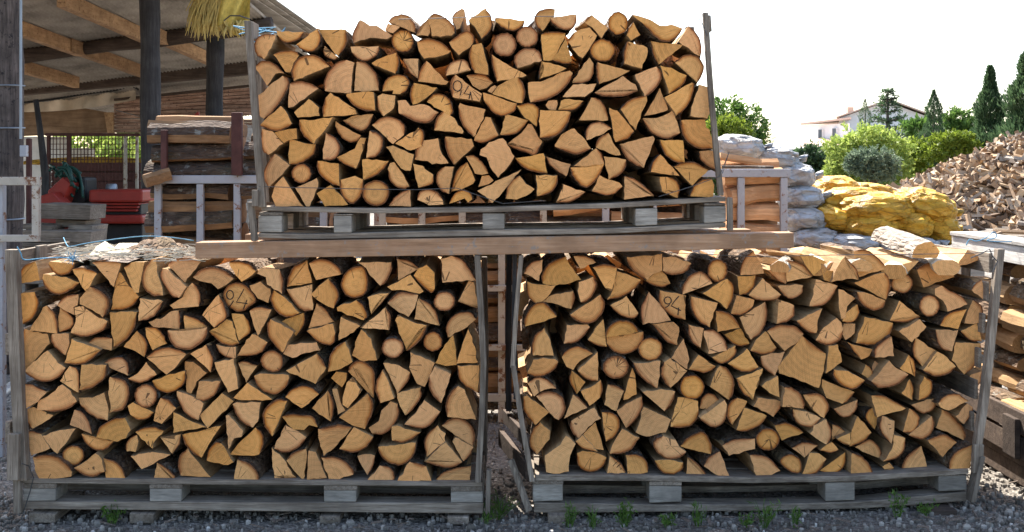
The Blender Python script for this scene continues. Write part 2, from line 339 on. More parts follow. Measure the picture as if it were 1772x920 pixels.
DATA = {
'upper': '''
@432,8,5
B 125,470 70,440 40,380 55,300 110,260 190,253 225,265 | 190,370
B 465,238 435,290 350,330 275,310 238,262 | 232,225
B 585,210 612,260 605,340 560,395 500,405 430,375 403,345 | 500,275
B 830,215 845,290 825,370 770,440 | 735,420 620,260 580,203 700,212
B 770,450 740,475 690,465 645,430 638,390 | 650,355 700,400
B 895,330 890,270 910,200 945,135 | 960,130 1040,180 1100,180 1160,220 1230,270 1190,295 1040,285 960,305
B 1115,360 1120,400 1085,450 1000,487 925,460 885,410 | 873,362
B 1200,150 1230,110 1310,80 1370,95 1420,150 1435,200 1430,240 | 1380,225 1300,185
| 1195,160 1300,190 1240,245 1170,220
O 1325,315 97 100
B 205,430 250,405 340,395 400,405 430,435 | 380,500 350,585 310,580 270,520
B 380,655 360,600 375,520 430,455 520,430 610,455 690,530 | 540,590
B 45,540 90,490 160,485 230,520 300,590 | 225,595 205,620 150,700 100,620
B 290,615 335,640 330,720 270,830 190,940 120,985 | 75,930 55,790 120,755 180,690
B 345,680 400,662 480,665 550,690 592,720 | 500,790 380,880 335,890 335,800
| 385,930 440,880 510,815 600,890 605,960 415,975
B 650,745 645,660 690,560 770,490 840,478 | 905,500 885,640 880,765
B 930,490 1000,495 1070,560 1110,640 1120,740 | 1010,748 905,745 915,600
B 1270,410 1292,480 1285,550 1260,595 | 1150,550 1055,505 1100,475 1200,435
B 1150,745 1160,680 1200,625 1280,603 1350,620 1382,670 1360,740 1300,775 | 1235,770 1245,740 1215,740
B 1155,965 1110,900 1105,790 | 1150,768 1260,785 1245,895
B 1085,915 1000,915 900,870 835,790 | 840,770 960,755 1070,755 1080,830
B 630,970 635,880 655,800 | 700,760 800,830 910,900 930,945
@702,8,5
B 90,265 130,185 190,125 | 212,240 190,270
B 190,120 240,78 300,88 380,140 420,190 425,240 | 400,265 300,275 225,270 217,200
B 415,150 400,115 435,65 485,33 | 510,45 500,120 470,200 440,215
B 690,32 735,90 750,170 720,240 655,295 | 600,190 545,130
B 1030,135 1010,185 930,225 850,205 780,150 | 775,112 900,118
B 1180,230 1125,170 1120,100 1160,50 1230,30 1295,38 | 1270,110 1235,155 1200,210
B 1480,85 1475,160 1420,215 1340,205 1270,160 1250,120 | 1350,100
B 375,325 440,270 520,228 575,250 595,300 580,340 | 520,390 460,435 400,370
O 855,345 107 103
O 1050,278 95 92
B 100,320 160,295 260,300 340,345 390,400 | 370,420 310,440 250,455 160,465 115,400
B 600,590 560,520 550,430 575,350 | 655,330 680,420 710,520 712,605 650,595
B 100,635 40,590 0,530 -25,470 | 50,465 110,468
B 345,610 350,560 390,500 470,472 530,490 565,560 | 480,585
B 965,545 935,490 960,420 1030,378 1110,378 1165,420 1180,480 | 1080,515
B 1170,255 1230,235 1320,235 1385,250 | 1370,300 1280,470 1265,480 1190,480 1180,380
B 1440,490 1400,510 1330,500 1275,478 | 1385,295
B 105,660 110,600 140,530 180,485 | 260,570 370,665 350,690 240,680
B 525,610 600,598 690,610 755,670 | 700,720 640,735 580,700
B 790,665 765,590 745,500 745,430 | 900,530 1045,610 930,640
M B 405,800 385,720 395,650 430,600 | 580,720 660,770 640,835 520,815
B 1155,640 1160,560 1175,490 | 1280,515 1390,550 1280,600
B 1450,590 1400,690 1310,775 1200,825 1080,845 | 1062,760 1060,672 1170,665 1240,635 1340,585 1420,570
B 60,865 40,800 45,720 70,675 | 150,690 270,715 220,770 130,835
B 180,840 240,775 310,770 380,820 410,920 385,960 | 290,905
B 970,625 1015,680 1032,780 1010,852 | 880,815 750,770 800,700 870,660
| 710,745 770,695 790,710 745,765
B 965,855 935,925 820,962 730,905 675,820 | 668,758 800,800
@972,8,5
B 55,320 70,280 110,235 | 200,205 240,195 305,265 240,380 180,460 120,410
B 190,150 225,110 262,85 | 400,205 345,290 265,195
O 487,160 88 100
B 565,260 580,200 620,150 | 680,260 600,310
B 1045,205 1010,270 930,320 850,305 770,240 690,150 | 610,85 690,103 780,135 850,180 950,170
B 1095,182 1150,225 1200,310 1210,390 1200,445 | 1120,395 1015,320 1050,260
O 352,395 108 98
B 540,510 540,420 560,330 580,318 | 740,370 745,410 695,550 610,530
B 840,520 800,450 780,380 770,315 | 900,330 1050,345 980,405
B 980,500 1040,445 1120,430 1190,460 1230,530 1215,610 1170,670 | 1120,590 1040,545
B 275,510 275,590 240,650 170,680 90,675 | 150,570 240,455
B 325,685 305,620 300,540 310,495 | 430,530 590,570 480,630
B 825,535 865,590 850,670 790,750 720,800 | 690,730 635,605 720,570
B 1085,610 1060,680 1000,730 930,770 | 895,650 855,525 950,545
B 660,745 560,785 450,795 350,790 285,765 | 400,690 530,615 640,690
| 10,795 100,690 300,682 270,745 200,795
B 1130,670 1150,700 1120,820 1060,910 990,960 | 890,800
| 1115,960 1125,880 1190,690 1275,715 1285,920 1260,985
| 715,960 850,720 920,910 810,945
@432,180,5
B 370,170 310,210 240,235 150,215 85,180 | 180,90 270,15 330,90
B 160,440 115,400 95,300 105,215 | 200,235 290,340 230,390
| 215,245 340,215 405,210 410,300 340,310 295,335
B 555,345 470,280 430,200 430,135 | 520,140 720,112 660,210
B 575,345 555,430 490,480 410,520 340,520 | 335,430 345,305 420,320 480,340
B 660,250 720,275 770,330 780,400 750,460 690,485 635,478 | 645,350
B 965,270 930,320 850,325 780,270 740,190 | 745,145 830,200
B 1070,85 1040,170 1000,220 940,225 870,190 810,140 | 920,95
B 1060,180 1130,120 1210,108 1300,140 1345,200 1335,270 | 1240,345 1150,260
B 1040,230 1110,250 1150,310 1140,390 1090,455 1010,465 | 1020,350
B 915,560 850,535 790,500 755,460 | 910,385 960,290 1005,295 980,400
B 1205,495 1160,560 1080,620 985,660 | 975,480 1100,478
| 1180,370 1240,358 1420,435 1390,575 1310,555 1240,460
B 1385,715 1330,730 1260,710 1210,650 1195,560 | 1215,510 1250,500 1330,610
B 165,725 120,640 130,560 170,480 215,430 | 345,530 280,610
O 445,600 86 84
B 775,710 690,680 610,610 580,540 590,490 | 770,515
B 985,650 975,760 900,860 820,820 780,730 785,655 | 910,620
O 1090,770 118 112
| 190,800 220,700 290,625 440,860 470,885 225,885
| 395,725 580,640 590,720 520,885 490,885
| 580,770 700,700 800,800 850,870 650,885
B 1205,880 1250,810 1320,760 1390,740 | 1395,885
@702,180,5
B 285,70 235,140 160,165 70,145 -60,80 | -70,-30 0,-35 40,15 120,0 200,15
B 245,225 255,150 295,80 340,55 | 420,120 500,235 490,255 370,235
B 110,200 155,240 155,320 140,365 | 40,400 -90,340 0,275
B 590,285 520,220 470,130 455,20 | 470,-10 690,45 650,160
B 805,270 740,310 660,335 590,315 | 640,210 690,110 735,115 770,200
B 1060,140 1010,210 930,260 820,270 | 865,85 960,110
B 960,15 1010,0 1080,-10 1130,15 1155,60 1135,190 | 1010,90
B 1430,65 1410,150 1350,235 1270,285 1160,290 | 1163,50
| 1210,10 1235,-30 1310,-35 1315,0 1300,50 1240,45
B 1540,-30 1500,20 1430,55 1320,50 | 1345,-30 1420,-45
B 1175,340 1120,440 1050,420 960,390 880,350 | 1000,250 1060,170 1090,175 1180,320
B 80,480 85,400 130,320 | 280,295 300,400 370,510 230,520 190,490
B 420,525 370,450 340,350 340,280 | 570,300 590,360
| 640,440 650,390 720,330 840,295 940,450 900,520 800,635 730,540 700,460
B 520,450 580,440 640,480 690,540 715,600 | 660,610 600,600 560,520
B 240,610 230,690 110,725 | 85,640 65,515 150,535 165,560
B 370,780 300,740 260,660 280,580 340,540 | 415,540 390,660
B 395,755 415,650 450,560 530,500 | 600,660 580,690 480,740
B 1225,600 1130,590 1020,550 945,470 | 1080,450 1190,425 1210,530
B 1390,625 1300,570 1240,510 1215,450 | 1430,520 1405,590
| 630,715 660,620 720,615 760,660 720,690
| 620,750 700,710 820,650 1000,565 900,690 750,855
B 865,820 880,720 930,650 985,620 | 1040,690 1115,735 1080,770 960,825
B 1310,615 1310,690 1250,770 1140,800 | 1130,615
B 100,830 120,760 200,733 280,770 325,830 | 325,870 200,875 160,850
B 380,860 410,790 480,742 550,760 580,820 | 540,850 510,815 470,830
@972,180,5
B 255,385 170,425 90,430 -60,370 | -60,350 0,260 80,215 110,210 180,280
B 205,760 130,820 50,850 -50,850 | -10,760 10,690
B 260,-60 330,-40 380,30 405,140 | 150,138
B 625,235 570,300 465,325 | 440,200 412,30 480,55
B 510,40 560,-20 640,-60 735,-70 | 740,-30 640,222 570,130
B 215,310 210,230 250,170 330,152 400,180 430,210 | 330,270
B 295,370 310,310 350,270 405,245 | 510,440 440,435
B 710,555 630,520 560,470 520,400 500,345 | 640,310 790,275 805,300 750,450
B 1025,250 950,290 860,290 760,230 700,120 | 820,120 900,90 960,50 1000,150
B 1320,380 1220,390 1120,350 1060,290 1030,200 1030,140 | 1240,135 1250,200 1280,220
B 1065,505 1000,505 920,460 870,390 850,310 | 1050,315
B 1345,580 1270,540 1200,480 1190,410 | 1350,395
B 300,383 345,430 370,510 | 210,540 105,535
B 370,520 310,640 220,720 140,680 90,610 75,550 | 210,545
B 560,480 545,560 490,620 410,650 | 390,570 365,450
B 770,585 790,500 850,430 | 1020,620 900,605
B 970,540 1050,505 1150,503 1270,570 | 1130,705
B 525,710 470,770 380,790 260,750 | 330,615 400,650 500,680
B 545,625 620,640 720,710 800,790 | 540,825
B 910,630 980,650 1020,720 1005,810 | 870,755 850,630
B 1110,795 1140,710 1210,655 1300,642 | 1320,700 1310,800 1200,800
''',
'left': '''
@20,436,5
B 35,275 60,195 120,110 205,78 | 225,140 245,245
B 550,95 530,150 480,190 410,200 350,165 318,100 | 330,80 440,92
B 590,265 530,320 440,360 360,360 290,300 265,230 | 275,190 470,215
B 525,150 600,130 680,150 740,185 | 690,270 640,335 590,260
B 700,90 760,70 860,68 945,95 | 920,180 885,300 790,190
B 970,135 1035,90 | 1150,85 1125,200 1100,350 1060,350 1000,200
B 1310,375 1240,380 1170,345 1130,270 1130,190 1160,110 1215,55 | 1250,60 1265,200 1305,310
B 1450,395 1390,380 1310,270 1285,190 1305,140 | 1345,145 1420,220 1515,300
B 200,345 235,440 200,550 150,600 85,628 | 60,450 50,360
B 305,460 360,510 395,600 395,705 | 280,690 160,680 230,560 270,480
B 395,460 440,400 500,370 580,365 | 570,460 535,475 545,545 470,510
B 420,480 500,530 540,600 510,660 400,700 | 405,560
B 680,295 760,330 830,400 835,480 790,565 | 700,500 590,450 590,400
B 830,600 800,670 700,720 600,730 510,700 | 555,600 545,480 620,470 720,545
B 1105,390 1060,450 980,495 860,500 | 880,370 905,260 900,190 940,175 1000,270
B 1310,425 1275,500 1210,570 1100,600 | 1110,400
B 1445,505 1462,590 1450,668 | 1350,655 1225,645 1185,605 1320,560 1375,515
B 1080,540 1065,650 1000,750 920,810 885,815 | 850,520 1085,520
B 110,1035 60,1030 55,900 75,760 110,665 | 190,690 310,705 330,790 250,880
B 465,895 390,840 342,770 345,712 | 495,705 500,790
B 770,850 700,920 600,975 460,960 | 520,750
B 650,795 720,740 800,735 875,745 | 865,850 780,835
B 1085,680 1150,740 1175,830 1150,910 | 1060,850 970,820
B 1160,650 1250,655 1310,710 1345,790 | 1220,850 1180,760
@290,436,5
B 345,650 330,740 260,810 170,848 60,820 10,740 0,680 | 160,680
B 0,110 50,60 160,50 290,80 | 220,170 150,265 80,190
B 215,215 290,150 400,130 500,165 570,225 | 510,280 435,320 380,270 280,250
B 530,90 600,75 700,100 765,165 | 700,220 640,255 590,200
B 215,265 270,320 285,400 270,470 | 150,480 50,490 20,460 130,390 150,340
M C 500,310 590,265 690,300 765,400 740,450 630,515 540,480 485,400
| 710,290 800,255 890,320 870,440 780,400
B 970,150 1000,250 990,355 | 860,280 850,215 775,185 800,140
B 1030,300 1040,220 1100,120 1210,70 | 1250,265 1150,285
B 1225,95 1300,60 1400,75 1480,130 1505,190 | 1400,215 1285,240
B 1255,500 1190,510 1110,460 1030,320 | 1150,305 1250,280
B 1140,530 1060,565 970,540 910,470 890,390 920,325 | 1020,400
B 1390,230 1450,290 1480,380 1440,485 | 1320,430 1240,365 1300,300
B 440,365 500,480 510,560 470,610 405,650 | 300,545 370,450
B 140,545 220,560 290,600 340,640 | 240,660 150,675
B 620,790 560,810 470,790 400,730 360,690 | 430,650 510,580 560,600
B 660,540 710,620 710,700 620,770 | 590,660 555,530
B 705,510 750,480 820,475 900,495 | 850,600 780,725 740,620
B 995,870 920,800 870,720 860,630 890,580 | 980,620 1090,690 1040,770
B 1180,525 1185,620 1110,725 | 1070,660 990,600
B 1290,440 1360,490 1440,600 | 1330,635 1220,660
B 1450,700 1440,780 1390,805 1290,770 1200,680 | 1330,650 1430,620
B 865,780 820,860 730,895 600,895 | 680,760 730,710
B 585,920 520,915 450,870 420,800 | 500,820 590,820
| 1000,880 1040,800 1150,785 1290,780 1320,850 1200,870 1080,915
@560,436,5
C 160,230 210,150 310,118 365,150 385,260 360,360 260,400 185,360 150,290
B 590,90 585,170 540,260 490,290 | 400,200 370,140 300,90 430,85
B 640,60 720,70 780,100 830,140 | 720,200 645,245
| 550,300 640,260 750,195 800,260 865,340 830,360 700,330 590,330
B 965,320 930,355 850,290 775,200 | 820,140 890,110 960,180
B 1110,30 1200,65 1270,150 1315,245 | 1150,250 1030,265 1015,60
O 1045,425 92 85
B 1345,490 1270,470 1160,430 | 1220,320 1255,250 1300,260
B 280,415 340,460 380,550 350,590 | 240,550 120,510 115,480 180,445 225,445
B 570,355 510,430 415,535 | 380,390 480,360
B 550,440 610,380 680,345 820,365 | 790,480 735,560 650,520
B 825,400 900,435 970,510 1005,635 | 880,605 785,580
B 540,475 580,560 570,675 | 440,660 315,655 430,570
| 150,560 315,640 200,730 130,765
B 895,640 860,720 800,800 720,855 | 670,730 620,590 640,545 760,600
O 945,775 80 85
B 1075,740 1060,650 1110,560 1190,520 1280,525 1320,580 | 1240,650
O 598,828 95 88
| 245,895 290,740 325,670 410,750 460,935 350,945
B 35,1035 55,900 110,820 185,775 | 250,950 150,1010
| 965,960 1050,800 1120,720 1145,850 1150,975 1060,985
| 1150,965 1200,800 1250,665 1310,820 1335,955
@20,590,5
B 470,235 420,300 340,345 240,345 150,300 115,265 | 240,140 310,80 400,190
B 105,375 160,370 230,400 305,440 | 200,540 115,590
B 565,525 500,580 400,610 280,600 | 220,595 230,520 310,480 440,375 510,430
B 500,215 560,230 585,290 580,445 | 420,345
B 820,205 815,300 760,360 680,410 585,425 | 595,300 605,205
B 800,190 860,150 940,138 990,170 1015,240 1010,300 | 920,260
B 1255,290 1180,340 1110,360 1005,330 | 1090,280 1165,180
B 1170,140 1240,80 1330,55 1420,65 1515,110 | 1440,200 1340,290 1250,210
B 1500,260 1505,330 1470,390 1400,440 1320,445 1250,410 1215,345 | 1330,300 1480,260
O 1160,475 95 103
B 850,310 960,330 1010,390 1010,500 960,590 850,620 | 855,540 835,450
B 830,685 740,670 650,610 590,540 | 580,490 700,490 800,445 840,600
B 180,760 140,710 120,640 130,590 | 190,570 360,640 300,690
| 255,820 420,770 555,755 395,975
B 545,590 620,620 670,700 695,805 | 505,725
B 730,830 760,750 830,700 900,665 980,660 | 1030,770 990,840 920,870
B 1230,620 1180,670 1100,685 1030,640 | 1005,560 1050,530 1150,580
B 1290,490 1360,510 1425,580 | 1350,660 1300,715 1230,690 1250,580
@20,700,4.22
B 745,268 690,325 620,332 545,290 508,215 | 560,228 640,258
B 92,200 150,190 215,215 | 280,320 145,370
O 450,370 82 72
B 155,385 220,368 310,375 400,430 440,490 | 435,525 310,540 215,558 180,500
B 680,490 600,525 520,510 455,465 | 530,420 610,355 660,400
B 675,390 750,410 810,470 835,545 | 760,555 690,550
B 905,200 970,165 1050,165 1115,190 | 1050,260 1030,320 990,290
B 840,340 835,290 870,240 915,220 | 925,270 905,345
| 870,375 1030,345 1160,365 950,470
B 1235,215 1225,290 1175,360 | 1085,235
B 1385,390 1320,350 1270,290 1245,220 | 1530,155 1440,290
B 1235,520 1215,450 1230,370 1285,320 | 1310,360 1455,530
B 1425,410 1440,330 1490,275 1530,280 | 1620,420 1580,440 1480,425
B 1065,420 1130,460 1190,520 1210,560 | 1035,568
B 1650,400 1740,430 1800,510 1805,570 | 1720,575 1625,560 1635,470
@290,590,5
B 330,30 380,110 395,190 375,270 | 290,190 195,110
| 150,175 220,180 340,275 250,350 205,455 165,440
B 460,345 430,430 380,490 310,520 245,510 | 270,350
| 405,185 570,150 590,280 610,410 525,445 440,280
B 610,185 660,170 720,190 780,210 | 680,360
B 1055,320 1020,400 940,460 860,450 780,390 748,300 | 800,280 1045,295
C 810,140 850,95 910,80 970,110 1000,180 980,240 910,270 840,240 808,190
B 1290,105 1340,160 1370,230 | 1280,370 1160,320 1025,255
| 570,490 690,360 905,505 780,510 640,510
B 265,685 180,650 120,570 80,470 | 80,432 220,480 310,540
| 280,640 470,450 570,520 400,700 345,755 300,690
| 50,615 330,745 150,775 50,795
B 735,750 650,710 590,630 560,545 | 600,530 805,530 790,660
B 905,825 840,740 825,640 860,560 960,500 1035,515 | 980,650
| 504,645 530,640 652,775 640,828 575,840 528,935 512,760
B 760,745 820,800 832,890 795,980 | 700,990 530,985 640,860
B 1020,485 1070,420 1170,385 1260,410 1310,460 | 1220,540 1160,580 1080,530
B 1390,430 1430,520 1435,610 1415,695 | 1250,580 1330,490
B 990,650 1060,630 1170,640 1260,650 1300,740 | 1230,720 1180,770 1090,765 1040,720
@560,590,5
| 65,320 110,265 200,275 195,340 160,400
B 215,260 230,210 310,165 400,210 440,290 435,490 | 350,400 330,310 310,240 250,235
| 165,490 200,360 250,315 330,430 210,580 165,550
| 75,415 115,410 150,540 190,600 125,635
B 385,455 430,540 410,650 360,765 | 250,730 135,660
B 490,535 450,430 460,340 510,250 | 560,350 610,495
B 750,270 730,350 640,455 | 515,190 620,200
| 750,95 960,190 910,320 875,395 810,370 740,230
B 1015,540 950,480 910,390 915,300 | 960,220 1100,285 1050,460
B 1330,440 1230,390 1170,320 1160,215 | 1345,210 1345,340
B 1070,655 1055,560 1090,450 1160,385 | 1220,420 1270,550 1320,680 1200,670
B 845,400 845,480 790,570 710,645 | 660,560 635,455 760,415
B 1010,610 940,710 850,755 700,720 | 790,630 870,510
B 640,540 650,640 590,750 510,810 420,800 | 390,750 480,690 500,600 575,520
B 840,790 760,850 670,880 590,860 | 590,740 640,730 740,765
@430,700,4.22
B 425,240 380,300 310,340 240,348 190,320 | 240,200 268,150 340,185
B 345,530 190,542 | 175,420 170,315 250,390
B 275,405 330,350 420,320 | 425,400 400,555 340,490
B 570,535 500,540 425,550 | 440,335 490,345
B 505,180 600,155 680,145 755,165 | 650,290 550,375 520,270
B 910,240 860,310 770,350 665,325 | 720,230 770,165 850,205
B 530,385 620,380 700,410 760,470 770,510 | 600,565 560,480
B 925,370 910,450 870,515 | 830,450 795,375 860,360
B 1225,280 1200,380 1120,440 1040,430 970,380 945,310 | 1100,290
B 960,445 1030,455 1065,510 1060,580 | 850,570 920,500
B 1180,415 1260,435 1300,450 | 1335,555 1200,560 1085,562
B 1370,545 1430,490 1520,460 1625,445 | 1618,562 1400,555
B 1410,150 1480,100 1560,100 1630,160 1655,230 1640,305 | 1530,235
B 1645,310 1610,380 1570,415 | 1490,270 1510,240
B 1300,380 1285,280 1310,210 1380,150 | 1440,210 1435,270 1360,330
B 1560,420 1500,455 1400,455 1285,415 | 1440,275
''',
'right': '''
@890,430,5
B 80,215 110,150 170,110 245,95 | 240,190 215,280
B 245,300 235,240 270,160 350,100 450,65 | 480,140 580,270 460,305 320,315
B 515,65 600,60 670,85 710,115 | 640,140 570,175
B 680,160 760,135 830,140 888,165 | 870,260 845,370 790,345
B 1100,270 1050,340 960,400 880,430 805,440 | 860,330 890,195
B 1150,270 1060,220 1000,160 970,75 | 1150,60 1280,45 1280,190 1200,220
B 1350,300 1280,335 1200,315 1135,280 | 1220,210 1280,195
B 200,485 140,440 110,370 110,285 | 200,310 360,315 310,390 235,460
B 510,365 525,430 495,520 | 370,480 235,455 330,400
B 680,240 715,310 680,400 620,460 575,465 | 550,370 560,290
B 90,675 90,610 140,510 230,460 300,500 365,585 | 220,640
B 745,395 780,460 770,540 710,620 620,650 530,620 485,570 | 620,480
B 1075,560 1040,600 950,590 870,540 830,490 | 970,410
B 1115,660 1095,580 1105,480 1165,375 | 1280,510 1355,620
M B 1480,615 1380,590 1290,520 1250,440 1258,360 | 1350,380 1485,405
B 650,680 610,750 530,810 430,825 | 455,660 630,655
B 800,850 720,840 635,790 | 700,690 770,610
B 795,765 800,700 860,640 940,620 1020,640 1070,700 1075,725 | 930,745
B 1118,720 1110,800 1050,880 950,912 860,890 800,820 | 798,770 940,748
B 1410,835 1330,810 1260,740 1195,650 | 1380,635 1425,680
O 1177,867 105 100
B 155,925 150,840 180,750 260,685 | 310,790 340,925
@1160,430,5
B 180,130 150,190 80,220 -20,220 -65,195 | -65,75 50,75
B 100,390 110,320 160,240 250,195 320,230 365,295 | 240,345
O 410,188 88 98
B 495,260 545,310 550,400 520,480 490,525 | 400,450 280,385 400,310
B 600,230 610,150 650,70 720,15 | 760,90 810,215
B 740,230 730,310 680,380 600,405 | 580,240
B 960,400 920,440 820,450 740,440 675,405 | 740,330 800,255
B 1000,310 920,270 860,200 | 850,185 1005,180
B 975,105 1060,105 1150,140 1200,190 1228,240 | 1010,285 1005,170 980,160
| 1120,60 1120,40 1230,60 1355,115 1240,230 1190,170
B 1150,320 1140,380 1080,430 1020,430 970,390 925,325 | 1040,318
B 1450,320 1400,420 1320,490 1205,500 | 1240,390 1260,265
| 1310,180 1425,190 1390,290 1330,270
B 340,680 260,640 200,560 175,480 175,415 | 410,470
B 720,500 650,560 580,575 525,560 | 575,405 728,445
B 395,535 480,545 560,600 605,685 | 410,720
B 820,460 840,540 820,660 770,740 700,785 | 640,690 600,595
B 1070,490 1070,580 1010,630 920,650 | 930,540 940,440 1030,470
B 1265,735 1190,720 1130,670 1090,625 | 1230,560 1315,520 1275,620
B 1500,700 1470,790 1380,835 1300,820 1255,790 | 1330,680 1440,600 1480,640
B 260,860 200,820 160,740 155,660 | 290,690
B 290,710 370,705 440,750 490,830 495,880 | 330,910 320,830
B 690,820 620,845 540,820 465,745 | 610,690
B 565,840 570,900 510,970 430,995 360,940 | 500,870
B 920,860 880,900 780,915 690,880 | 740,790 825,715 870,790
B 835,710 920,665 1030,660 1110,690 1155,735 | 1090,820 990,885
B 1145,755 1240,830 1345,910 | 1330,1050 1285,1205 1100,1130 945,1080 930,1020 1040,880
| 5,950 60,860 115,780 165,960 145,1045
@1430,430,5
B 240,20 330,8 400,40 480,110 525,175 | 400,205 285,245 250,130
B 160,70 220,130 270,190 280,270 | 180,260 45,290 90,170
B 500,205 545,250 555,340 520,440 | 380,370 240,295 380,240
B 515,450 490,510 410,535 330,500 280,440 265,375 | 340,380 400,400
O 655,300 95 85
| 605,255 645,140 800,105 700,205
B 780,180 850,135 950,120 1050,165 1110,240 | 980,285 840,335
O 893,492 88 95
B 1000,320 1080,370 1170,410 1225,480 | 1050,545 1010,450 940,400 940,345
B 1255,360 1280,310 1345,270 | 1390,440 1370,450
B 1270,445 1340,490 1360,570 1350,645 | 1195,645 1220,550
B 985,665 1020,590 1100,540 1215,525 | 1140,695
B 1085,890 1010,870 960,800 945,700 | 1140,705
B 1345,800 1260,800 1200,760 1160,715 | 1300,645 1325,710
B 815,590 740,620 660,635 550,625 | 630,450
| 810,610 865,675 740,810 630,715
| 105,350 150,360 250,430 180,500 165,600 130,610 110,520
B 270,480 285,550 250,620 190,642 140,625 | 165,560
B 580,645 550,740 460,820 350,835 255,815 | 300,690 330,590
| 150,650 250,650 245,730 165,790 140,740
B 830,1020 760,940 745,850 770,770 | 955,885
B 420,940 420,870 490,800 565,755 | 585,930
B 300,960 240,890 185,815 | 280,840 400,870 370,930
B 1330,820 1340,930 1270,1030 1195,1085 | 1085,965 1120,810
| 20,840 100,830 135,980 -5,1080
| 1125,160 1220,10 1345,90 1250,125
@890,596,5
B 385,150 340,220 260,270 180,275 110,250 | 165,130 250,115 350,125
B 110,335 170,290 240,285 310,320 365,380 | 260,390 170,450
B 190,440 250,410 330,408 410,450 440,520 430,600 385,655 | 295,580
B 180,695 120,630 80,550 75,450 | 110,440 300,585
B 410,110 450,50 530,15 600,30 680,75 | 570,140 510,220 450,190
B 725,315 650,310 590,275 550,230 | 640,140 720,65
B 540,430 500,370 475,300 495,225 | 530,250 615,325
B 750,305 765,380 745,460 | 650,530 575,405 660,370
O 880,197 112 100
| 1020,200 1045,260 1060,430 945,480 980,330
B 1235,380 1150,330 1070,250 1030,160 | 1130,160 1265,140 1260,270
B 810,345 880,355 950,400 | 880,575 780,520 790,430
B 1395,410 1370,500 1300,575 | 1110,410 1270,385
B 510,430 570,470 635,545 | 540,590 430,640 480,520
B 555,815 500,760 480,700 490,660 | 580,610 690,545 750,640 700,660 640,710
B 760,585 850,590 910,650 905,740 850,810 795,840 | 770,700
B 1105,450 1110,540 1050,650 970,725 | 885,570 970,510
| 1120,540 1250,600 1355,650 1310,760 1140,795 1050,760
@880,710,4.22
B 205,325 160,260 155,200 180,130 230,85 | 305,150 300,210 250,270
| 265,330 380,250 420,185 490,245 450,330 440,445 330,462 275,450
| 545,175 635,85 695,290 625,280
B 650,300 580,290 520,265 488,225 | 540,180
B 955,200 900,280 820,315 740,320 | 760,250 830,135
B 715,345 700,400 640,440 570,445 510,400 495,310 | 540,295 640,310
B 740,330 790,360 830,400 855,455 | 720,458
B 855,325 930,320 990,350 1020,400 1020,450 | 950,465 870,465
B 1300,305 1250,345 1160,355 1090,310 1055,250 1080,205 1130,190 | 1220,215 1250,270
B 1275,380 1270,430 1210,465 1140,460 1090,420 1068,365 | 1150,360
B 1255,260 1310,200 1400,155 1450,180 1485,260 1480,320 | 1360,290
B 1310,340 1360,370 1410,420 1465,500 | 1295,495
B 1425,405 1460,345 1540,298 | 1618,495 1580,505
B 1560,255 1620,220 1700,205 1800,205 | 1800,280 1610,330
@1160,596,5
B 0,375 -60,310 -85,230 -50,150 | 0,118 145,228 90,290
B 395,185 340,235 260,240 155,215 | 245,90
O 188,367 107 107
B 430,180 500,210 550,310 545,420 510,480 | 440,430 345,365 390,240
B 765,195 690,235 580,220 500,165 | 590,100 665,35
B 905,270 840,225 790,170 780,100 | 990,60 940,190
B 715,480 640,430 590,350 570,295 | 800,208 770,320
| 790,360 830,320 930,272 945,455 860,420
B 255,555 270,470 330,420 400,450 440,490 | 340,555
B 245,560 235,640 170,705 80,720 5,710 | 20,620 65,455 160,465 240,490
B 490,560 480,640 430,700 370,715 300,680 255,635 | 360,560 470,480 490,520
B 535,695 495,640 490,560 520,490 580,460 | 665,490 600,600
B 960,490 950,550 890,625 | 720,535 760,460 870,475
B 990,370 1050,370 1130,430 1160,510 1155,555 | 970,540
B 1150,430 1260,420 1340,460 1375,550 1330,635 | 1240,570
B 840,620 770,700 660,750 575,740 | 640,545
B 1300,640 1250,700 1180,715 1100,680 1060,620 1060,560 | 1180,580
B 1350,645 1390,740 1385,820 1350,865 | 1290,830 1210,770 1240,700
B 905,695 1000,675 1090,710 1155,760 | 1060,790 965,830
O 842,820 103 100
B 1590,410 1545,480 1490,512 | 1350,460 1310,360 1315,300
@1430,596,5
B 335,310 270,375 200,385 120,340 60,270 65,215 | 190,230
B 340,170 390,210 405,270 385,310 | 305,255
| 395,190 420,140 475,185 405,290
B 710,260 640,330 540,370 450,370 385,320 | 470,230 545,140 600,200
B 710,90 760,140 775,230 765,275 | 635,205
B 1120,190 1060,250 960,275 900,260 835,225 | 960,60 1010,85
B 1345,230 1335,320 1250,420 | 1230,290 1250,260
B 850,275 910,320 915,400 870,460 800,480 | 810,350
B 720,300 755,370 745,480 | 650,420
B 390,440 490,440 570,480 690,545 | 560,590 440,630 400,500
B 950,460 940,540 870,595 800,580 735,520 | 800,500
B 970,510 1000,460 1070,425 1150,430 1225,490 | 1120,545 1060,570 990,545
B 275,480 260,560 210,615 150,630 100,600 60,560 | 150,525
B 400,540 350,580 345,650 420,735 | 455,650 430,590
B 720,550 790,600 805,660 770,740 720,765 665,755 | 700,640
B 915,615 935,700 890,790 810,820 710,785 | 790,720
B 1000,560 1080,600 1170,700 1210,780 1190,830 | 950,720
B 1265,540 1260,610 1190,690 | 1120,620 1220,510
B 565,860 500,790 460,710 480,620 | 590,660 585,750
B 390,765 320,840 200,880 | 220,740 270,620 330,680
B 200,870 130,850 90,820 | 210,760
B 50,690 100,700 165,750 | 50,830
@1290,710,4.22
B 30,325 110,325 190,360 255,440 | 95,518
C 250,370 300,325 360,325 405,370 410,430 380,460 310,435
B 340,275 400,240 450,230 525,255 | 430,345
B 590,355 540,440 480,475 410,480 | 440,400 470,310 540,315
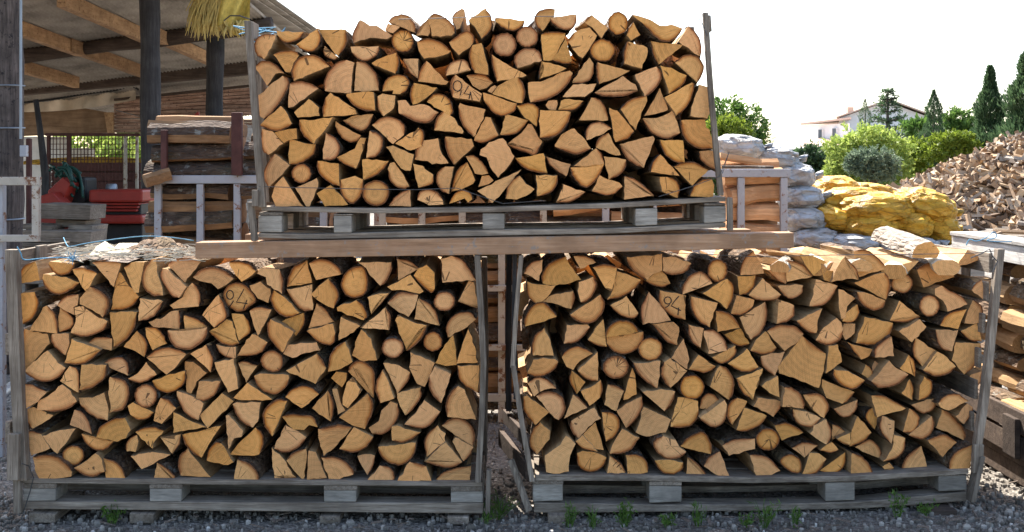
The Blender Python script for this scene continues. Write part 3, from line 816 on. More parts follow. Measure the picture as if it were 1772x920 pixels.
B 730,310 730,390 680,450 610,470 545,440 | 620,390
B 680,290 620,310 545,290 | 630,230
B 780,310 850,335 910,400 935,485 | 775,488
B 800,265 900,210 960,250 995,310 980,350 | 880,310
B 1165,200 1160,290 1100,350 1005,375 | 1070,280 1085,180
| 1000,410 1050,380 1085,420 1080,445 1030,445
B 1140,475 1145,400 1190,320 1285,255 | 1310,340 1330,430 1200,470
B 1330,215 1400,185 1470,180 1545,235 | 1440,340
B 1490,440 1490,370 1550,290 1660,250 | 1640,420 1560,445
''',
}
SUN_EL, SUN_AZ, SUN, SKY, EXPO = 51.0, -21.0, 5.0, .13, 1.7
# ---------------------------------------------------------------- firewood
SETX = .0
def plane(which):
    if which == 'right': return lambda px: .02+.17*(px-925)/750.0
    if which == 'upper': return lambda px: .01
    return lambda px: 0.0
def catmull(p, closed, sub):
    n = len(p); out = []
    last = n if closed else n-1
    for i in range(last):
        a = p[(i-1) % n] if closed or i > 0 else (2*p[0][0]-p[1][0], 2*p[0][1]-p[1][1])
        b, c = p[i], p[(i+1) % n]
        d = p[(i+2) % n] if closed or i+2 < n else (2*p[-1][0]-p[-2][0], 2*p[-1][1]-p[-2][1])
        for s in range(sub):
            t = s/sub
            out.append(tuple(.5*((2*b[k])+(c[k]-a[k])*t+(2*a[k]-5*b[k]+4*c[k]-d[k])*t*t+(3*b[k]-a[k]-3*c[k]+d[k])*t**3) for k in (0, 1)))
    if not closed: out.append(p[-1])
    return out
def circle_fit(p):
    # least squares centre (Kasa)
    mx = sum(q[0] for q in p)/len(p); my = sum(q[1] for q in p)/len(p)
    suu = suv = svv = su = sv = 0.0
    for x, y in p:
        u, v = x-mx, y-my; suu += u*u; svv += v*v; suv += u*v; su += u*(u*u+v*v); sv += v*(u*u+v*v)
    det = suu*svv-suv*suv
    if abs(det) < 1e-6: return mx, my
    return mx+(su*svv-sv*suv)/(2*det), my+(sv*suu-su*suv)/(2*det)
LOGS = []
def parse(which, txt):
    ox = oy = 0; sc = 5.0
    for ln in txt.strip().splitlines():
        if ln[0] == '@': ox, oy, sc = [float(q) for q in ln[1:].split(',')]; continue
        mark = ln.startswith('M ')
        if mark: ln = ln[2:]
        cv = lambda s: [(ox+float(a)/sc, oy+float(b)/sc) for a, b in (w.split(',') for w in s.split())]
        if ln[0] == 'O':
            t = ln.split(); cx, cy = [float(q) for q in t[1].split(',')]; rx, ry = float(t[2]), float(t[3])
            a0 = R.uniform(0, 6)
            bark = [(ox+(cx+rx*R.uniform(.96, 1.03)*math.cos(a))/sc, oy+(cy+ry*R.uniform(.96, 1.03)*math.sin(a))/sc) for a in [2*math.pi*i/11 for i in range(11)]]
            LOGS.append(dict(w=which, kind='round', bark=bark, split=[], mark=mark))
        elif ln[0] == 'C': LOGS.append(dict(w=which, kind='round', bark=cv(ln[2:]), split=[], mark=mark))
        elif ln[0] == 'B':
            a, b = ln[2:].split('|'); LOGS.append(dict(w=which, kind='arc', bark=cv(a), split=cv(b), mark=mark))
        else: LOGS.append(dict(w=which, kind='wedge', bark=[], split=cv(ln[1:]), mark=mark))
for k, v in DATA.items(): parse(k, v)
def area(p): return abs(sum(p[i][0]*p[(i+1) % len(p)][1]-p[(i+1) % len(p)][0]*p[i][1] for i in range(len(p))))/2
for L in LOGS:
    raw = L['bark']+L['split']
    s2 = sum(raw[i][0]*raw[(i+1) % len(raw)][1]-raw[(i+1) % len(raw)][0]*raw[i][1] for i in range(len(raw)))
    L['cw'] = s2 > 0                      # clockwise on the picture (y down)
    L['c'] = (sum(q[0] for q in raw)/len(raw), sum(q[1] for q in raw)/len(raw)); L['a'] = area(raw)
    if L['kind'] == 'arc':
        per = sum(math.dist(raw[i], raw[(i+1) % len(raw)]) for i in range(len(raw)))
        arc = sum(math.dist(L['bark'][i], L['bark'][i+1]) for i in range(len(L['bark'])-1))
        L['name'] = 'half_log' if arc/per > .47 else 'quarter_log'
    else: L['name'] = 'round_log' if L['kind'] == 'round' else 'split_billet'
# courses and places along them, for the labels
SNAME = {'left': 'lower left stack', 'right': 'lower right stack', 'upper': 'upper stack'}
for w in ('left', 'right', 'upper'):
    mine = [L for L in LOGS if L['w'] == w]
    y0, y1 = min(L['c'][1] for L in mine)-3, max(L['c'][1] for L in mine)+3
    rows = {}
    for L in mine: rows.setdefault(min(8, int((L['c'][1]-y0)/(y1-y0)*9)), []).append(L)
    for r, ls in rows.items():
        for i, L in enumerate(sorted(ls, key=lambda q: q['c'][0])):
            place = f'{SNAME[w]}, {ORD[r]} course from top, {ORD[i]} from left'
            size = 'big' if L['a'] > 2300 else 'mid-sized' if L['a'] > 1300 else 'small'
            if L['mark']: L['label'] = f'log end with 0,4 inked on it in the {SNAME[w]}'
            elif L['kind'] == 'round': L['label'] = f'{size} whole round log, {place}'
            elif L['kind'] == 'wedge': L['label'] = f'{size} split log without bark, {place}'
            else:
                bm_ = L['bark'][len(L['bark'])//2]; dx, dy = bm_[0]-L['c'][0], bm_[1]-L['c'][1]
                d = ('right' if dx > 0 else 'left') if abs(dx) > abs(dy) else ('down' if dy > 0 else 'up')
                L['label'] = f'{size} {L["name"].split("_")[0]} log, bark {d}, {place}'
def resample_split(p0, chain, p1, jit):
    pts = [p0]+chain+[p1]; out = []
    for i in range(len(pts)-1):
        a, b = pts[i], pts[i+1]; d = math.dist(a, b); n = max(1, min(5, int(d/7)))
        for s in range(n):
            t = s/n; x, y = a[0]+(b[0]-a[0])*t, a[1]+(b[1]-a[1])*t
            if s: x += R.gauss(0, jit); y += R.gauss(0, jit)
            out.append((x, y))
    return out[1:]
def make_log(L):
    fp = plane(L['w'])
    cx, cy = L['c']
    jit = .75
    bark = []
    if L['bark']:
        bark = catmull(L['bark'], L['kind'] == 'round', 3)
        bark = [(x+R.gauss(0, .35), y+R.gauss(0, .35)) for x, y in bark]
    nb = len(bark)
    if L['kind'] == 'round': outl = bark
    elif L['kind'] == 'arc': outl = bark+resample_split(bark[-1], L['split'], bark[0], jit)
    else:
        outl = [L['split'][0]]+resample_split(L['split'][0], L['split'][1:], L['split'][0], jit)
    if not L['cw']:
        pass
    sgn = 1 if L['cw'] else -1
    n = len(outl)
    # inward normals on the bark
    def inward(i, pts, closed):
        a = pts[(i-1) % len(pts)] if closed or i > 0 else pts[0]
        b = pts[(i+1) % len(pts)] if closed or i < len(pts)-1 else pts[-1]
        tx, ty = b[0]-a[0], b[1]-a[1]; l = math.hypot(tx, ty) or 1
        return -ty/l*sgn, tx/l*sgn
    closed = L['kind'] == 'round'
    small = math.sqrt(L['a'])
    th = min(2.3, small*.055)*R.uniform(.75, 1.3)      # bark, px
    rimw = min(8.0, small*.17)
    wood = list(outl); rim = [None]*n
    for i in range(nb):
        ix, iy = inward(i, bark, closed)
        e = 1.0 if closed else min(1.0, (min(i, nb-1-i)+.35)/2.0)
        wood[i] = (bark[i][0]+ix*th*e, bark[i][1]+iy*th*e)
        q = rimw*e*R.uniform(.85, 1.1)
        rim[i] = (wood[i][0]+ix*q, wood[i][1]+iy*q)
    # depth of the sawn face
    if L['w'] == 'right':
        rec = R.uniform(0, .035)+max(0, (cx-1150)/560)*R.uniform(0, .075)
    else: rec = R.uniform(0, .035)
    if L['a'] < 800: rec += .012
    ta, tb = R.gauss(0, .045), R.gauss(0, .05)
    def front(p, dy=0.0):
        Y = fp(p[0])+rec+(ta*(p[0]-cx)+tb*(p[1]-cy))*SC+dy
        return P(p[0], p[1], Y)
    if closed or not L['bark']: pith = (cx+R.gauss(0, 2), cy+R.gauss(0, 2)) if closed else (cx+R.choice((-1, 1))*small*.7, cy+R.uniform(-.6, .6)*small)
    else:
        pith = circle_fit(L['bark'])
        dx, dy = pith[0]-cx, pith[1]-cy; l = math.hypot(dx, dy); mx = small*.9
        if l > mx: pith = (cx+dx*mx/l, cy+dy*mx/l)
    org = front(pith)
    ln = R.uniform(.39, .45); sc2 = R.uniform(1.04, 1.14); sx, sz = R.gauss(0, .014), R.gauss(0, .012)
    cen = front(L['c'])
    rot = -.09*min(1, max(-.3, (cx-960)/250)) if L['w'] == 'right' else 0.0            # the right stack stands askew
    def along(v, t, j=0.0):
        s = 1+(sc2-1)*t; y = v.y+t*ln
        return Vector((cen.x+(v.x-cen.x)*s+sx*t+rot*t*ln+R.uniform(-j, j), y+R.uniform(-j, j)*.5, cen.z+(v.z-cen.z)*s+sz*t+R.uniform(-j, j)))
    mb = MB(); Fr = [front(p) for p in wood]
    Md = [along(v, .5, .003) for v in Fr]; Bk = [along(v, 1.0) for v in Fr]
    vs = Fr+Md+Bk; fs = []; ms = []
    rimv = [0.0]*len(vs)
    if nb:
        idx = {}
        for i in range(nb): rimv[i] = 1.0
        if not closed: rimv[0] = rimv[nb-1] = 0.0
        for i in range(nb):
            idx[i] = len(vs); vs.append(front(rim[i])); rimv.append(0.0)
        rng = range(nb) if closed else range(nb-1)
        for i in rng:
            j = (i+1) % nb; fs.append((i, j, idx[j], idx[i])); ms.append(0)
        if closed: fs.append(tuple(idx[i] for i in range(nb))); ms.append(0)
        else:
            fs.append(tuple([idx[i] for i in range(nb)]+[nb-1]+list(range(nb, n))+[0])); ms.append(0)
    else: fs.append(tuple(range(n))); ms.append(0)
    for r in (0, n):
        for i in range(n):
            j = (i+1) % n; fs.append((r+i, r+j, r+n+j, r+n+i)); ms.append(1)
    fs.append(tuple(range(2*n, 3*n))); ms.append(0)
    me = bpy.data.meshes.new(L['name'])
    me.from_pydata([tuple(v-org) for v in vs], [], fs)
    me.materials.append(M['end']); me.materials.append(M['side'])
    me.polygons.foreach_set('material_index', ms)
    at = me.attributes.new('rim', 'FLOAT', 'POINT'); at.data.foreach_set('value', rimv)
    bm = bmesh.new(); bm.from_mesh(me); bmesh.ops.recalc_face_normals(bm, faces=bm.faces); bm.to_mesh(me); bm.free()
    o = bpy.data.objects.new(L['name'], me); o.location = org; link(o)
    tag(o, L['label'], L['name'].replace('_', ' '), f'logs in the {SNAME[L["w"]]}')
    if nb:
        ts = (0, .08, .25, .5, .75, 1.0); vs = []; fs = []
        cnt = nb
        for q, t in enumerate(ts):
            for i in range(nb):
                a = front(bark[i], R.uniform(-.004, .006) if q == 0 else 0.0)
                v = along(a, t, 0 if q == 0 else .0035)
                if q: # bulge of rough bark
                    ix, iy = inward(i, bark, closed)
                    k = noise.noise(Vector((bark[i][0]*.12, bark[i][1]*.12, t*7+cx)))*.006
                    v += Vector((-ix*k, 0, iy*k))
                vs.append(v)
        base = len(vs)
        for t in (0, 1.0):
            for i in range(nb): vs.append(along(front(wood[i], .0015), t))
        rng = range(nb) if closed else range(nb-1)
        for q in range(len(ts)-1):
            for i in rng:
                j = (i+1) % nb; fs.append((q*nb+i, q*nb+j, (q+1)*nb+j, (q+1)*nb+i))
        nO = len(fs)
        for i in rng:
            j = (i+1) % nb
            fs.append((i, j, base+j, base+i)); e = (len(ts)-1)*nb; fs.append((e+i, e+j, base+nb+j, base+nb+i))
        me = bpy.data.meshes.new('bark'); me.from_pydata([tuple(v-org) for v in vs], [], fs); me.materials.append(M['bark']); me.materials.append(M['barkend'])
        me.polygons.foreach_set('material_index', [0 if k < nO else 1 for k in range(len(fs))])
        me.polygons.foreach_set('use_smooth', [k < nO for k in range(len(fs))])
        bo = bpy.data.objects.new('bark', me); C.objects.link(bo); bo.parent = o
    if L['mark']: ink(o, org, front, L['w'])
INKS = {'upper': (702, 8, 5, [[(448+38*math.cos(a), 702+45*math.sin(a)) for a in [i*.45-1.2 for i in range(15)]], [(482, 745), (470, 785)], [(545, 700), (505, 768), (568, 778)], [(562, 752), (548, 815)]]),
        'left': (290, 436, 5, [[(540+30*math.cos(a), 370+39*math.sin(a)) for a in [i*.45-1.2 for i in range(15)]], [(570, 420), (552, 450), (535, 475)], [(660, 320), (630, 375), (595, 432), (690, 446)], [(685, 415), (655, 495)]]),
        'right': (890, 430, 5, [[(1328+31*math.cos(a), 448+31*math.sin(a)) for a in [i*.45-1.2 for i in range(15)]], [(1346, 482), (1326, 500), (1305, 510)], [(1425, 410), (1385, 455), (1357, 495), (1440, 535)], [(1422, 510), (1416, 575)]])}
def ink(o, org, front, w):
    ox, oy, sc, strokes = INKS[w]; mb = MB()
    for st in strokes:
        pts = [front((ox+x/sc, oy+y/sc), -.0012)-org for x, y in st]
        mb.tube(pts, .0021, 6)
    k = mb.build('ink_mark', 'ink', None, origin=(0, 0, 0)); k.parent = o
for L in LOGS: make_log(L)
def rear_row():  # added filler behind the stacks, stops light coming through the gaps
    """an added second row of firewood that keeps the gaps dark and blocks light from behind"""
    mb = MB()
    for w in ('left', 'right', 'upper'):
        mine = [L for L in LOGS if L['w'] == w]; fp = plane(w); pts = [p for L in mine for p in L['bark']+L['split']]
        xa, xb, yb = min(p[0] for p in pts)+14, max(p[0] for p in pts)-14, max(p[1] for p in pts)-6
        y = yb-14; r_ = 0
        while y > 0:
            x = xa+(r_ % 2)*19
            while x < xb:
                near = [p[1] for p in pts if abs(p[0]-x) < 26]
                if near and y > min(near)+25:
                    k = (D0+fp(x))/F; c = P(x+R.uniform(-4, 4), y+R.uniform(-4, 4), fp(x)); n = R.choice((3, 4, 5, 8)); a0 = R.uniform(0, 6); rr = R.uniform(25, 32)*SC
                    if w == 'right': c.x -= .04*min(1, max(-.6, (x-960)/250))
                    sh = [(math.cos(a0+i*2*math.pi/n)*rr*R.uniform(.9, 1.15), math.sin(a0+i*2*math.pi/n)*rr*R.uniform(.9, 1.15)) for i in range(n)]
                    y0 = c.y+R.uniform(.47, .5)
                    mb.prism([Vector((c.x+u, y0, c.z+v)) for u, v in sh], [Vector((c.x+u, c.y+(.85 if w == 'right' else .63), c.z+v)) for u, v in sh], R.choice((0, 0, 1)))  # right row runs deeper to shade the ground beside it
                x += 38
            y -= 33; r_ += 1
    o = mb.build('rear_firewood', ['side', 'bark'], kind='stuff'); o['label'] = 'added rear rows of firewood that darken the gaps of the three stacks'
rear_row()

# ---------------------------------------------------------------- pallets with side frames
def crate(label, Y, deck, bottom, blocks, stringers, depth, extra):
    cx = sum(p[0] for p in deck)/len(deck); g = Y if callable(Y) else (lambda p: Y)
    zb = min(P(p[0], p[1], g(p[0])).z for p in bottom)
    base = P(cx, 600, g(cx)); root = thing('pallet_crate', (base.x, base.y+depth/2, zb), label, 'pallet crate', 'wooden pallet crates holding the firewood')
    nB = 4; w = depth/nB
    for i in range(nB):
        board('deck_board', deck, Y, i*w, i*w+w*.82, 'boardX', root)
    for y0 in (0, depth*.45, depth*.83): board('bottom_board', bottom, Y, y0+.004, y0+.1, 'boardX', root)
    for b in blocks:
        for y0 in (.006, depth*.43, depth*.80): board('block', b, Y, y0, y0+.13, 'boardend', root, .004)
    for s in stringers: board('stringer', s, Y, .003, depth, 'boardY', root, .003)
    extra(root, Y); return root
def bent(name, pts, w, Y, y0, y1, mat, root, label=None):
    """a thin upright board that bends: centre line in px from top to bottom, width w px"""
    mb = MB(); g = Y if callable(Y) else (lambda p: Y); rings = []
    for x, y in pts:
        k = g(x); rings.append([P(x-w/2, y, k)+Vector((0, y0, 0)), P(x+w/2, y, k)+Vector((0, y0, 0)), P(x+w/2, y, k)+Vector((0, y1, 0)), P(x-w/2, y, k)+Vector((0, y1, 0))])
    vs = [v for r in rings for v in r]; fs = [(0, 1, 2, 3)]
    for i in range(len(rings)-1):
        for j in range(4): fs.append((i*4+j, i*4+(j+1) % 4, i*4+4+(j+1) % 4, i*4+4+j))
    e = (len(rings)-1)*4; fs.append((e+3, e+2, e+1, e)); mb.add(vs, fs)
    o = mb.build(name, mat, root, bevel=.002)
    if label: o['label'] = label
    return o
def q(x0, x1, y0, y1, dy=0): return [(x0, y0), (x1, y0+dy), (x1, y1+dy), (x0, y1)]
# lower left
def ex_left(r, Y):
    bent('post', [(24, 431), (29, 560), (35, 690), (43, 828)], 19, 0.0, -.035, .012, 'boardZ', r)
    bent('post', [(34, 810), (36, 884)], 13, 0.0, -.034, -.010, 'boardZ', r)
    bent('post', [(34, 745), (33, 824)], 20, 0.0, -.062, -.037, 'boardZ', r)
    bent('post', [(826, 441), (832, 530), (837, 626), (834, 720), (827, 832)], 10, 0.0, -.03, .03, 'boardZ', r, 'thin grey side board bowed outwards')
    bent('post', [(838, 445), (841, 600), (838, 800)], 9, .5, 0, .05, 'boardZ', r)
    bent('post', [(846, 812), (844, 886)], 8, 0.0, -.02, .02, 'boardZ', r)
    a, b = P(22, 431, .02), P(22, 431, .62); b.x = a.x+.02
    for dz, h in ((-.01, .075), (-.35, .09), (-.72, .09)):
        xboard('side_rail', (a.x-.03, .014, a.z+dz-h), (a.x-.008, .64, a.z+dz), 'boardY', r)
    xboard('post', (a.x-.055, .56, .08), (a.x-.032, .64, a.z-.02), 'boardZ', r)
    xboard('post', (a.x-.006, .25, a.z-.085), (a.x+.016, .33, a.z-.002), 'boardZ', r)
crate('grey pallet crate under the lower left stack, resting on wood chocks', 0.0,
      [(36, 827), (300, 829), (835, 833), (835, 842), (300, 838), (36, 836)], [(38, 868), (836, 871), (836, 889), (38, 881)],
      [q(39, 95, 846, 867.6), q(258, 313, 846, 868.5), q(560, 616, 849, 869.5), q(780, 836, 851, 870.4)],
      [q(39, 97, 836.6, 845.6), q(258, 315, 838.4, 845.6), q(560, 618, 840.4, 848.6), q(780, 835, 842.2, 850.6)], .60, ex_left)
# lower right
YR = plane('right')
def ex_right(r, Y):
    bent('post', [(902, 441), (893, 540), (887, 634)], 8, YR, -.03, .0, 'boardZ', r, 'grey side board kinked outwards')
    bent('post', [(888, 630), (903, 730), (921, 830)], 9, YR, -.032, -.002, 'boardZ', r)
    bent('post', [(891, 441), (889, 560), (893, 700)], 8, YR, .10, .13, 'tar', r)
    bent('post', [(881, 440), (879, 600), (880, 750)], 11, YR, .42, .46, 'tar', r)
    a0, a1 = P(914, 815, .03), P(866, 756, .55)
    bar('side_rail', a0, a1, .022, .075, 'tarX', r)
    bar('side_rail', a0+Vector((0, 0, .12)), a1+Vector((.02, 0, .1)), .02, .06, 'tarX', r)
    bar('brace', P(884, 795, .02), P(916, 884, -.012), .028, .02, 'boardZ', r)
    bent('post', [(1728, 430), (1715, 560), (1701, 690), (1689, 768)], 12, YR, -.03, .01, 'boardZ', r)
    for y in (455, 505, 560, 620, 675, 730):
        p = P(1728-39*(y-430)/338.0-8, y, YR(1710)); bar('side_rail', p+Vector((0, .012, 0)), p+Vector((-.03, .62, .0)), .016, .085, 'boardY', r)
    bent('post', [(1689, 766), (1687, 815)], 17, YR, -.034, -.006, 'boardZ', r)
    bent('post', [(1694, 786), (1677, 864)], 8, YR, -.045, .02, 'boardZ', r)
    bent('post', [(1713, 440), (1703, 620), (1690, 770)], 6, YR, .44, .52, 'boardZ', r)
crate('grey pallet crate under the lower right stack, weeds along its front', YR,
      [(926, 821), (1100, 822), (1300, 826), (1480, 823), (1676, 811), (1676, 820), (1480, 833), (1300, 836), (1100, 832), (926, 832)],
      [(924, 870), (1150, 874), (1330, 873), (1500, 868), (1674, 851), (1674, 867), (1500, 880), (1330, 884), (1150, 886), (924, 888)],
      [[(922, 839), (974, 837), (974, 867), (922, 869)], [(1124, 841), (1180, 842), (1180, 869), (1124, 871)], [(1429, 836), (1480, 835), (1480, 866), (1429, 868)], [(1625, 824), (1674, 822), (1674, 849), (1625, 851)]],
      [q(921, 975, 832.5, 838.5), q(1124, 1180, 833.6, 840.5), q(1429, 1482, 833.6, 835), q(1624, 1676, 822.5, 823.5)], .60, ex_right)
# upper
def ex_up(r, Y):
    bent('post', [(431, 37), (440, 150), (449, 270), (456, 358)], 12, 0.0, -.03, .0, 'boardZ', r)
    bent('post', [(446, 328), (446, 356)], 11, 0.0, -.052, -.032, 'boardZ', r)
    bent('post', [(436, 349), (443, 416)], 9, 0.0, -.04, .0, 'boardZ', r)
    bent('post', [(447, 60), (452, 200), (462, 350)], 9, .42, 0, .08, 'boardZ', r)
    bent('post', [(1219, 23), (1228, 150), (1238, 260), (1246, 338)], 9, 0.0, -.03, .0, 'boardZ', r)
    bent('post', [(1228, 24), (1230, 52)], 9, 0.0, .03, .08, 'boardZ', r)
    bent('post', [(1214, 30), (1220, 160), (1229, 337)], 16, .0, .30, .33, 'boardZ', r)
    bent('post', [(1261, 341), (1262, 398)], 9, 0.0, -.03, .0, 'boardZ', r)
    bent('post', [(433, 37), (433, 66)], 11, 0.0, .002, .10, 'boardZ', r)
crate('grey pallet crate under the upper stack, set on a long beam', .0,
      [(452, 357), (650, 360), (850, 358), (1060, 351), (1256, 340), (1256, 348), (1060, 360), (850, 367), (650, 369), (452, 365)],
      [(446, 403), (530, 405), (850, 397), (1060, 395), (1256, 385), (1256, 393), (1060, 404), (850, 408), (530, 414), (446, 411)],
      [[(446, 373), (487, 373), (487, 402), (446, 401.8)], [(577, 373), (608, 373), (608, 402.5), (577, 403)], [(835, 369), (873, 369), (873, 396), (835, 396.5)], [(1100, 361), (1138, 360), (1138, 389), (1100, 391)], [(1219, 357), (1257, 356), (1257, 384), (1219, 386)]],
      [q(448, 489, 367, 372.6), q(577, 610, 370, 372.6), q(840, 878, 368.4, 368.7), q(1219, 1256, 351.5, 355.6)], .60, ex_up)
b = board('timber_beam', [(340, 419), (850, 410), (1372, 402), (1372, 428), (850, 440), (340, 447)], 0.0, -.02, .09, 'beam', None, .004)
tag(b, 'long planed brown beam lying across both lower stacks', 'beam', 'beams under the upper pallet')
b = board('timber_beam', [(380, 416), (850, 412.5), (1340, 407), (1340, 424), (850, 438), (380, 443)], 0.0, .44, .56, 'beam', None, .004)
tag(b, 'hidden rear brown beam carrying the back of the upper pallet', 'beam', 'beams under the upper pallet')
for i, (x0, x1, y0, y1, w) in enumerate(((55, 100, 884, 901, 'under the left corner of the lower left pallet'), (228, 270, 884, 902, 'beside the small weed under the lower left pallet'), (555, 590, 889, 903, 'below the third block of the lower left pallet'), (775, 812, 890, 904, 'under the right end of the lower left pallet'), (948, 985, 888, 903, 'under the left corner of the lower right pallet'), (1600, 1652, 878, 893, 'dark flat piece under the right end of the lower right pallet'))):
    o = board('wood_chock', [(x0, y0), (x1, y0+1), (x1, y1), (x0, y1)], 0.02 if x0 < 1500 else .15, -.03, .3, 'boardY' if i < 5 else 'tarX', None, .004)
    tag(o, 'short wood chock '+w if i != 5 else w, 'chock', 'chocks under the lower pallets')
# thin wires across the stack fronts
def wire(pts, label, r=.0016):
    mb = MB(); mb.tube([P(x, y, Y) for x, y, Y in pts], r, 6)
    tag(mb.build('tie_wire', 'wire'), label, 'wire')
wire([(448, 322, -.03), (500, 324, -.006), (640, 327, -.004), (720, 328, -.004), (790, 325, -.01), (870, 352, -.004), (940, 347, -.01)], 'thin tie wire strung across the bottom logs of the upper stack')
wire([(1140, 340, -.01), (1195, 323, -.012), (1245, 305, -.034), (1262, 262, -.034), (1250, 300, -.034)], 'loose wire end twisted round the right post of the upper stack')
wire([(690, 33, -.008), (800, 30, -.01), (850, 28, -.008), (960, 28, -.01)], 'thin tie wire along the top logs of the upper stack')
wire([(1185, 16, -.02), (1200, 20, -.03), (1214, 38, -.032), (1224, 62, -.032)], 'curl of wire hooked over the right post of the upper stack')
wire([(1160, 437, .0), (1310, 444, .02), (1440, 441, .07), (1560, 440, .13), (1680, 438, .16), (1722, 434, .15)], 'thin tie wire stretched over the top of the lower right stack')
wire([(1680, 446, .14), (1700, 438, .13), (1712, 430, .13), (1718, 444, .13), (1726, 452, .13), (1718, 470, .13)], 'tangle of dark wire on the right post of the lower right stack', .003)
wire([(38, 802, -.07), (50, 806, -.04), (58, 826, -.02), (52, 850, -.012), (36, 900, -.02)], 'dark wire looped round the left foot of the lower left crate', .0022)
# ---------------------------------------------------------------- on top of the lower stacks
def lying(name, a, b, r, mats, label, cat, group=None, flat=.8, halfbark=True, n=11, parent=None):
    """a rough split log between two points"""
    a, b = Vector(a), Vector(b); t = (b-a).normalized(); u = t.cross(Vector((0, 0, 1)))
    u = u.normalized() if u.length > 1e-3 else Vector((1, 0, 0)); w = u.cross(t)
    if w.z < 0: w = -w
    prof = []
    a0 = R.uniform(-.4, .4)
    for i in range(n):
        an = 2*math.pi*i/n+a0; k = R.uniform(.86, 1.08)
        x, y = math.cos(an)*k, math.sin(an)*k
        prof.append((x, max(y, -.45) if halfbark else max(-.7, min(.7, y))))
    mb = MB(); rings = []
    for s in range(5):
        c = a.lerp(b, s/4)+Vector((R.gauss(0, r*.05), R.gauss(0, r*.05), R.gauss(0, r*.05))); k = r*R.uniform(.93, 1.07)
        rings.append([c+u*(x*k)+w*(y*k*flat) for x, y in prof])
    for i in range(4):
        for j in range(n):
            j2 = (j+1) % n; barky = halfbark and (prof[j][1]+prof[j2][1]) > -.3
            mb.add([rings[i][j], rings[i][j2], rings[i+1][j2], rings[i+1][j]], [(0, 1, 2, 3)], 1 if barky else 0)
    mb.add(rings[0], [tuple(range(n))], 2); mb.add(rings[-1], [tuple(range(n))], 2)
    o = mb.build(name, mats, parent, origin=tuple((a+b)/2), fix=True)
    bm = bmesh.new(); bm.from_mesh(o.data); bmesh.ops.remove_doubles(bm, verts=bm.verts, dist=1e-5); bmesh.ops.recalc_face_normals(bm, faces=bm.faces); bm.to_mesh(o.data); bm.free()
    if label: tag(o, label, cat, group)
    return o
# split woods and bark lying on the lower left stack
def wedge_on(name, pts, h, mats, label, cat):
    """a flat split piece: top outline as world points, thickness h"""
    mb = MB(); top = [Vector(p) for p in pts]; bot = [p-Vector((0, 0, h*R.uniform(.8, 1.2))) for p in top]
    mb.prism(bot, top); o = mb.build(name, mats, bevel=.004); return tag(o, label, cat)
zt = P(0, 440, 0).z
wedge_on('split_billet', [P(155, 440, .12), P(176, 443, .10), P(200, 428, .32), P(182, 416, .36), P(166, 427, .28)], .045, 'pale', 'pale freshly split log lying flat on top of the lower left stack', 'split log')
wedge_on('split_billet', [P(184, 438, .16), P(222, 436, .12), P(240, 420, .42), P(206, 420, .46)], .03, 'pale', 'thin pale split log beside the bark slab on the lower left stack', 'split log')
def bark_slab(name, cx, cy, Y, rx, ry, h, mat, label, cat):
    mb = MB(); n, m = 26, 9; c = P(cx, cy, Y); vs = []; fs = []
    for j in range(m+1):
        for i in range(n):
            a = 2*math.pi*i/n; t = j/m
            k = noise.noise(Vector((math.cos(a)*1.5, math.sin(a)*1.5, t*2+cx)))*.3
            r_ = t*(1+k)
            z = h*(1-t*t)+noise.noise(Vector((c.x+r_*math.cos(a)*rx, r_*math.sin(a)*ry, cx))*28)*.02+noise.noise(Vector((r_*math.cos(a)*rx, r_*math.sin(a)*ry, cx))*70)*.01
            vs.append((c.x+r_*rx*math.cos(a), c.y+r_*ry*math.sin(a), c.z+z))
    for j in range(m):
        for i in range(n): fs.append((j*n+i, j*n+(i+1) % n, (j+1)*n+(i+1) % n, (j+1)*n+i))
    mb.add(vs, fs); o = mb.build(name, mat, smooth=True); return tag(o, label, cat)
bark_slab('bark_slab', 275, 437, .26, .14, .15, .065, 'bark', 'curled grey bark slab heaped on top of the lower left stack', 'bark')
bark_slab('bark_slab', 215, 446, .22, .22, .2, .02, 'chips', 'spread of bark litter on top of the lower left stack', 'bark')
mb = MB()
for i in range(260):
    x = R.uniform(100, 335); Y = R.uniform(0, .5); p = P(x, 442, Y); p.z = zt+R.uniform(-.03, .012)-(0 if x > 150 else .01)
    an = R.gauss(.15, .5); l = R.uniform(.04, .14); d = Vector((math.cos(an)*l, math.sin(an)*l*.8, R.gauss(0, .012)))
    mb.tube([p-d*.5, p+Vector((0, 0, R.uniform(0, .012))), p+d*.5], R.uniform(.0012, .0028), 4)
o = mb.build('dry_straw', 'dry'); o['kind'] = 'stuff'; o['label'] = 'dry grey straw and bark fibres strewn over the lower left stack'
def twine(name, pts, label, r=.0024):
    mb = MB(); fine = catmull3([P(x, y, Y) for x, y, Y in pts], 5); mb.tube(fine, r, 6)
    tag(mb.build(name, 'twine', smooth=True), label, 'twine')
def catmull3(p, sub):
    out = []
    for i in range(len(p)-1):
        a = p[max(i-1, 0)]; b = p[i]; c = p[i+1]; d = p[min(i+2, len(p)-1)]
        for s in range(sub):
            t = s/sub; out.append(.5*((2*b)+(c-a)*t+(2*a-5*b+4*c-d)*t*t+(3*b-a-3*c+d)*t**3))
    out.append(p[-1]); return out
twine('blue_twine', [(30, 427, -.04), (36, 438, -.03), (42, 449, -.02), (70, 447, .0), (105, 445, .01), (128, 447, .01)], 'blue twine tied from the left post over the lower left stack')
twine('blue_twine', [(110, 411, .62), (116, 424, .55), (124, 426, .5), (160, 419, .52), (240, 409, .56), (290, 410, .58), (335, 416, .58)], 'long blue twine stretched behind the bark on the lower left stack')
twine('blue_twine', [(1672, 424, .5), (1678, 414, .5), (1690, 417, .48), (1706, 411, .5), (1720, 401, .5), (1724, 410, .5), (1708, 416, .5), (1735, 418, .5), (1768, 416, .5)], 'tangle of light blue twine on the sunlit rail at the right')
mb = MB()
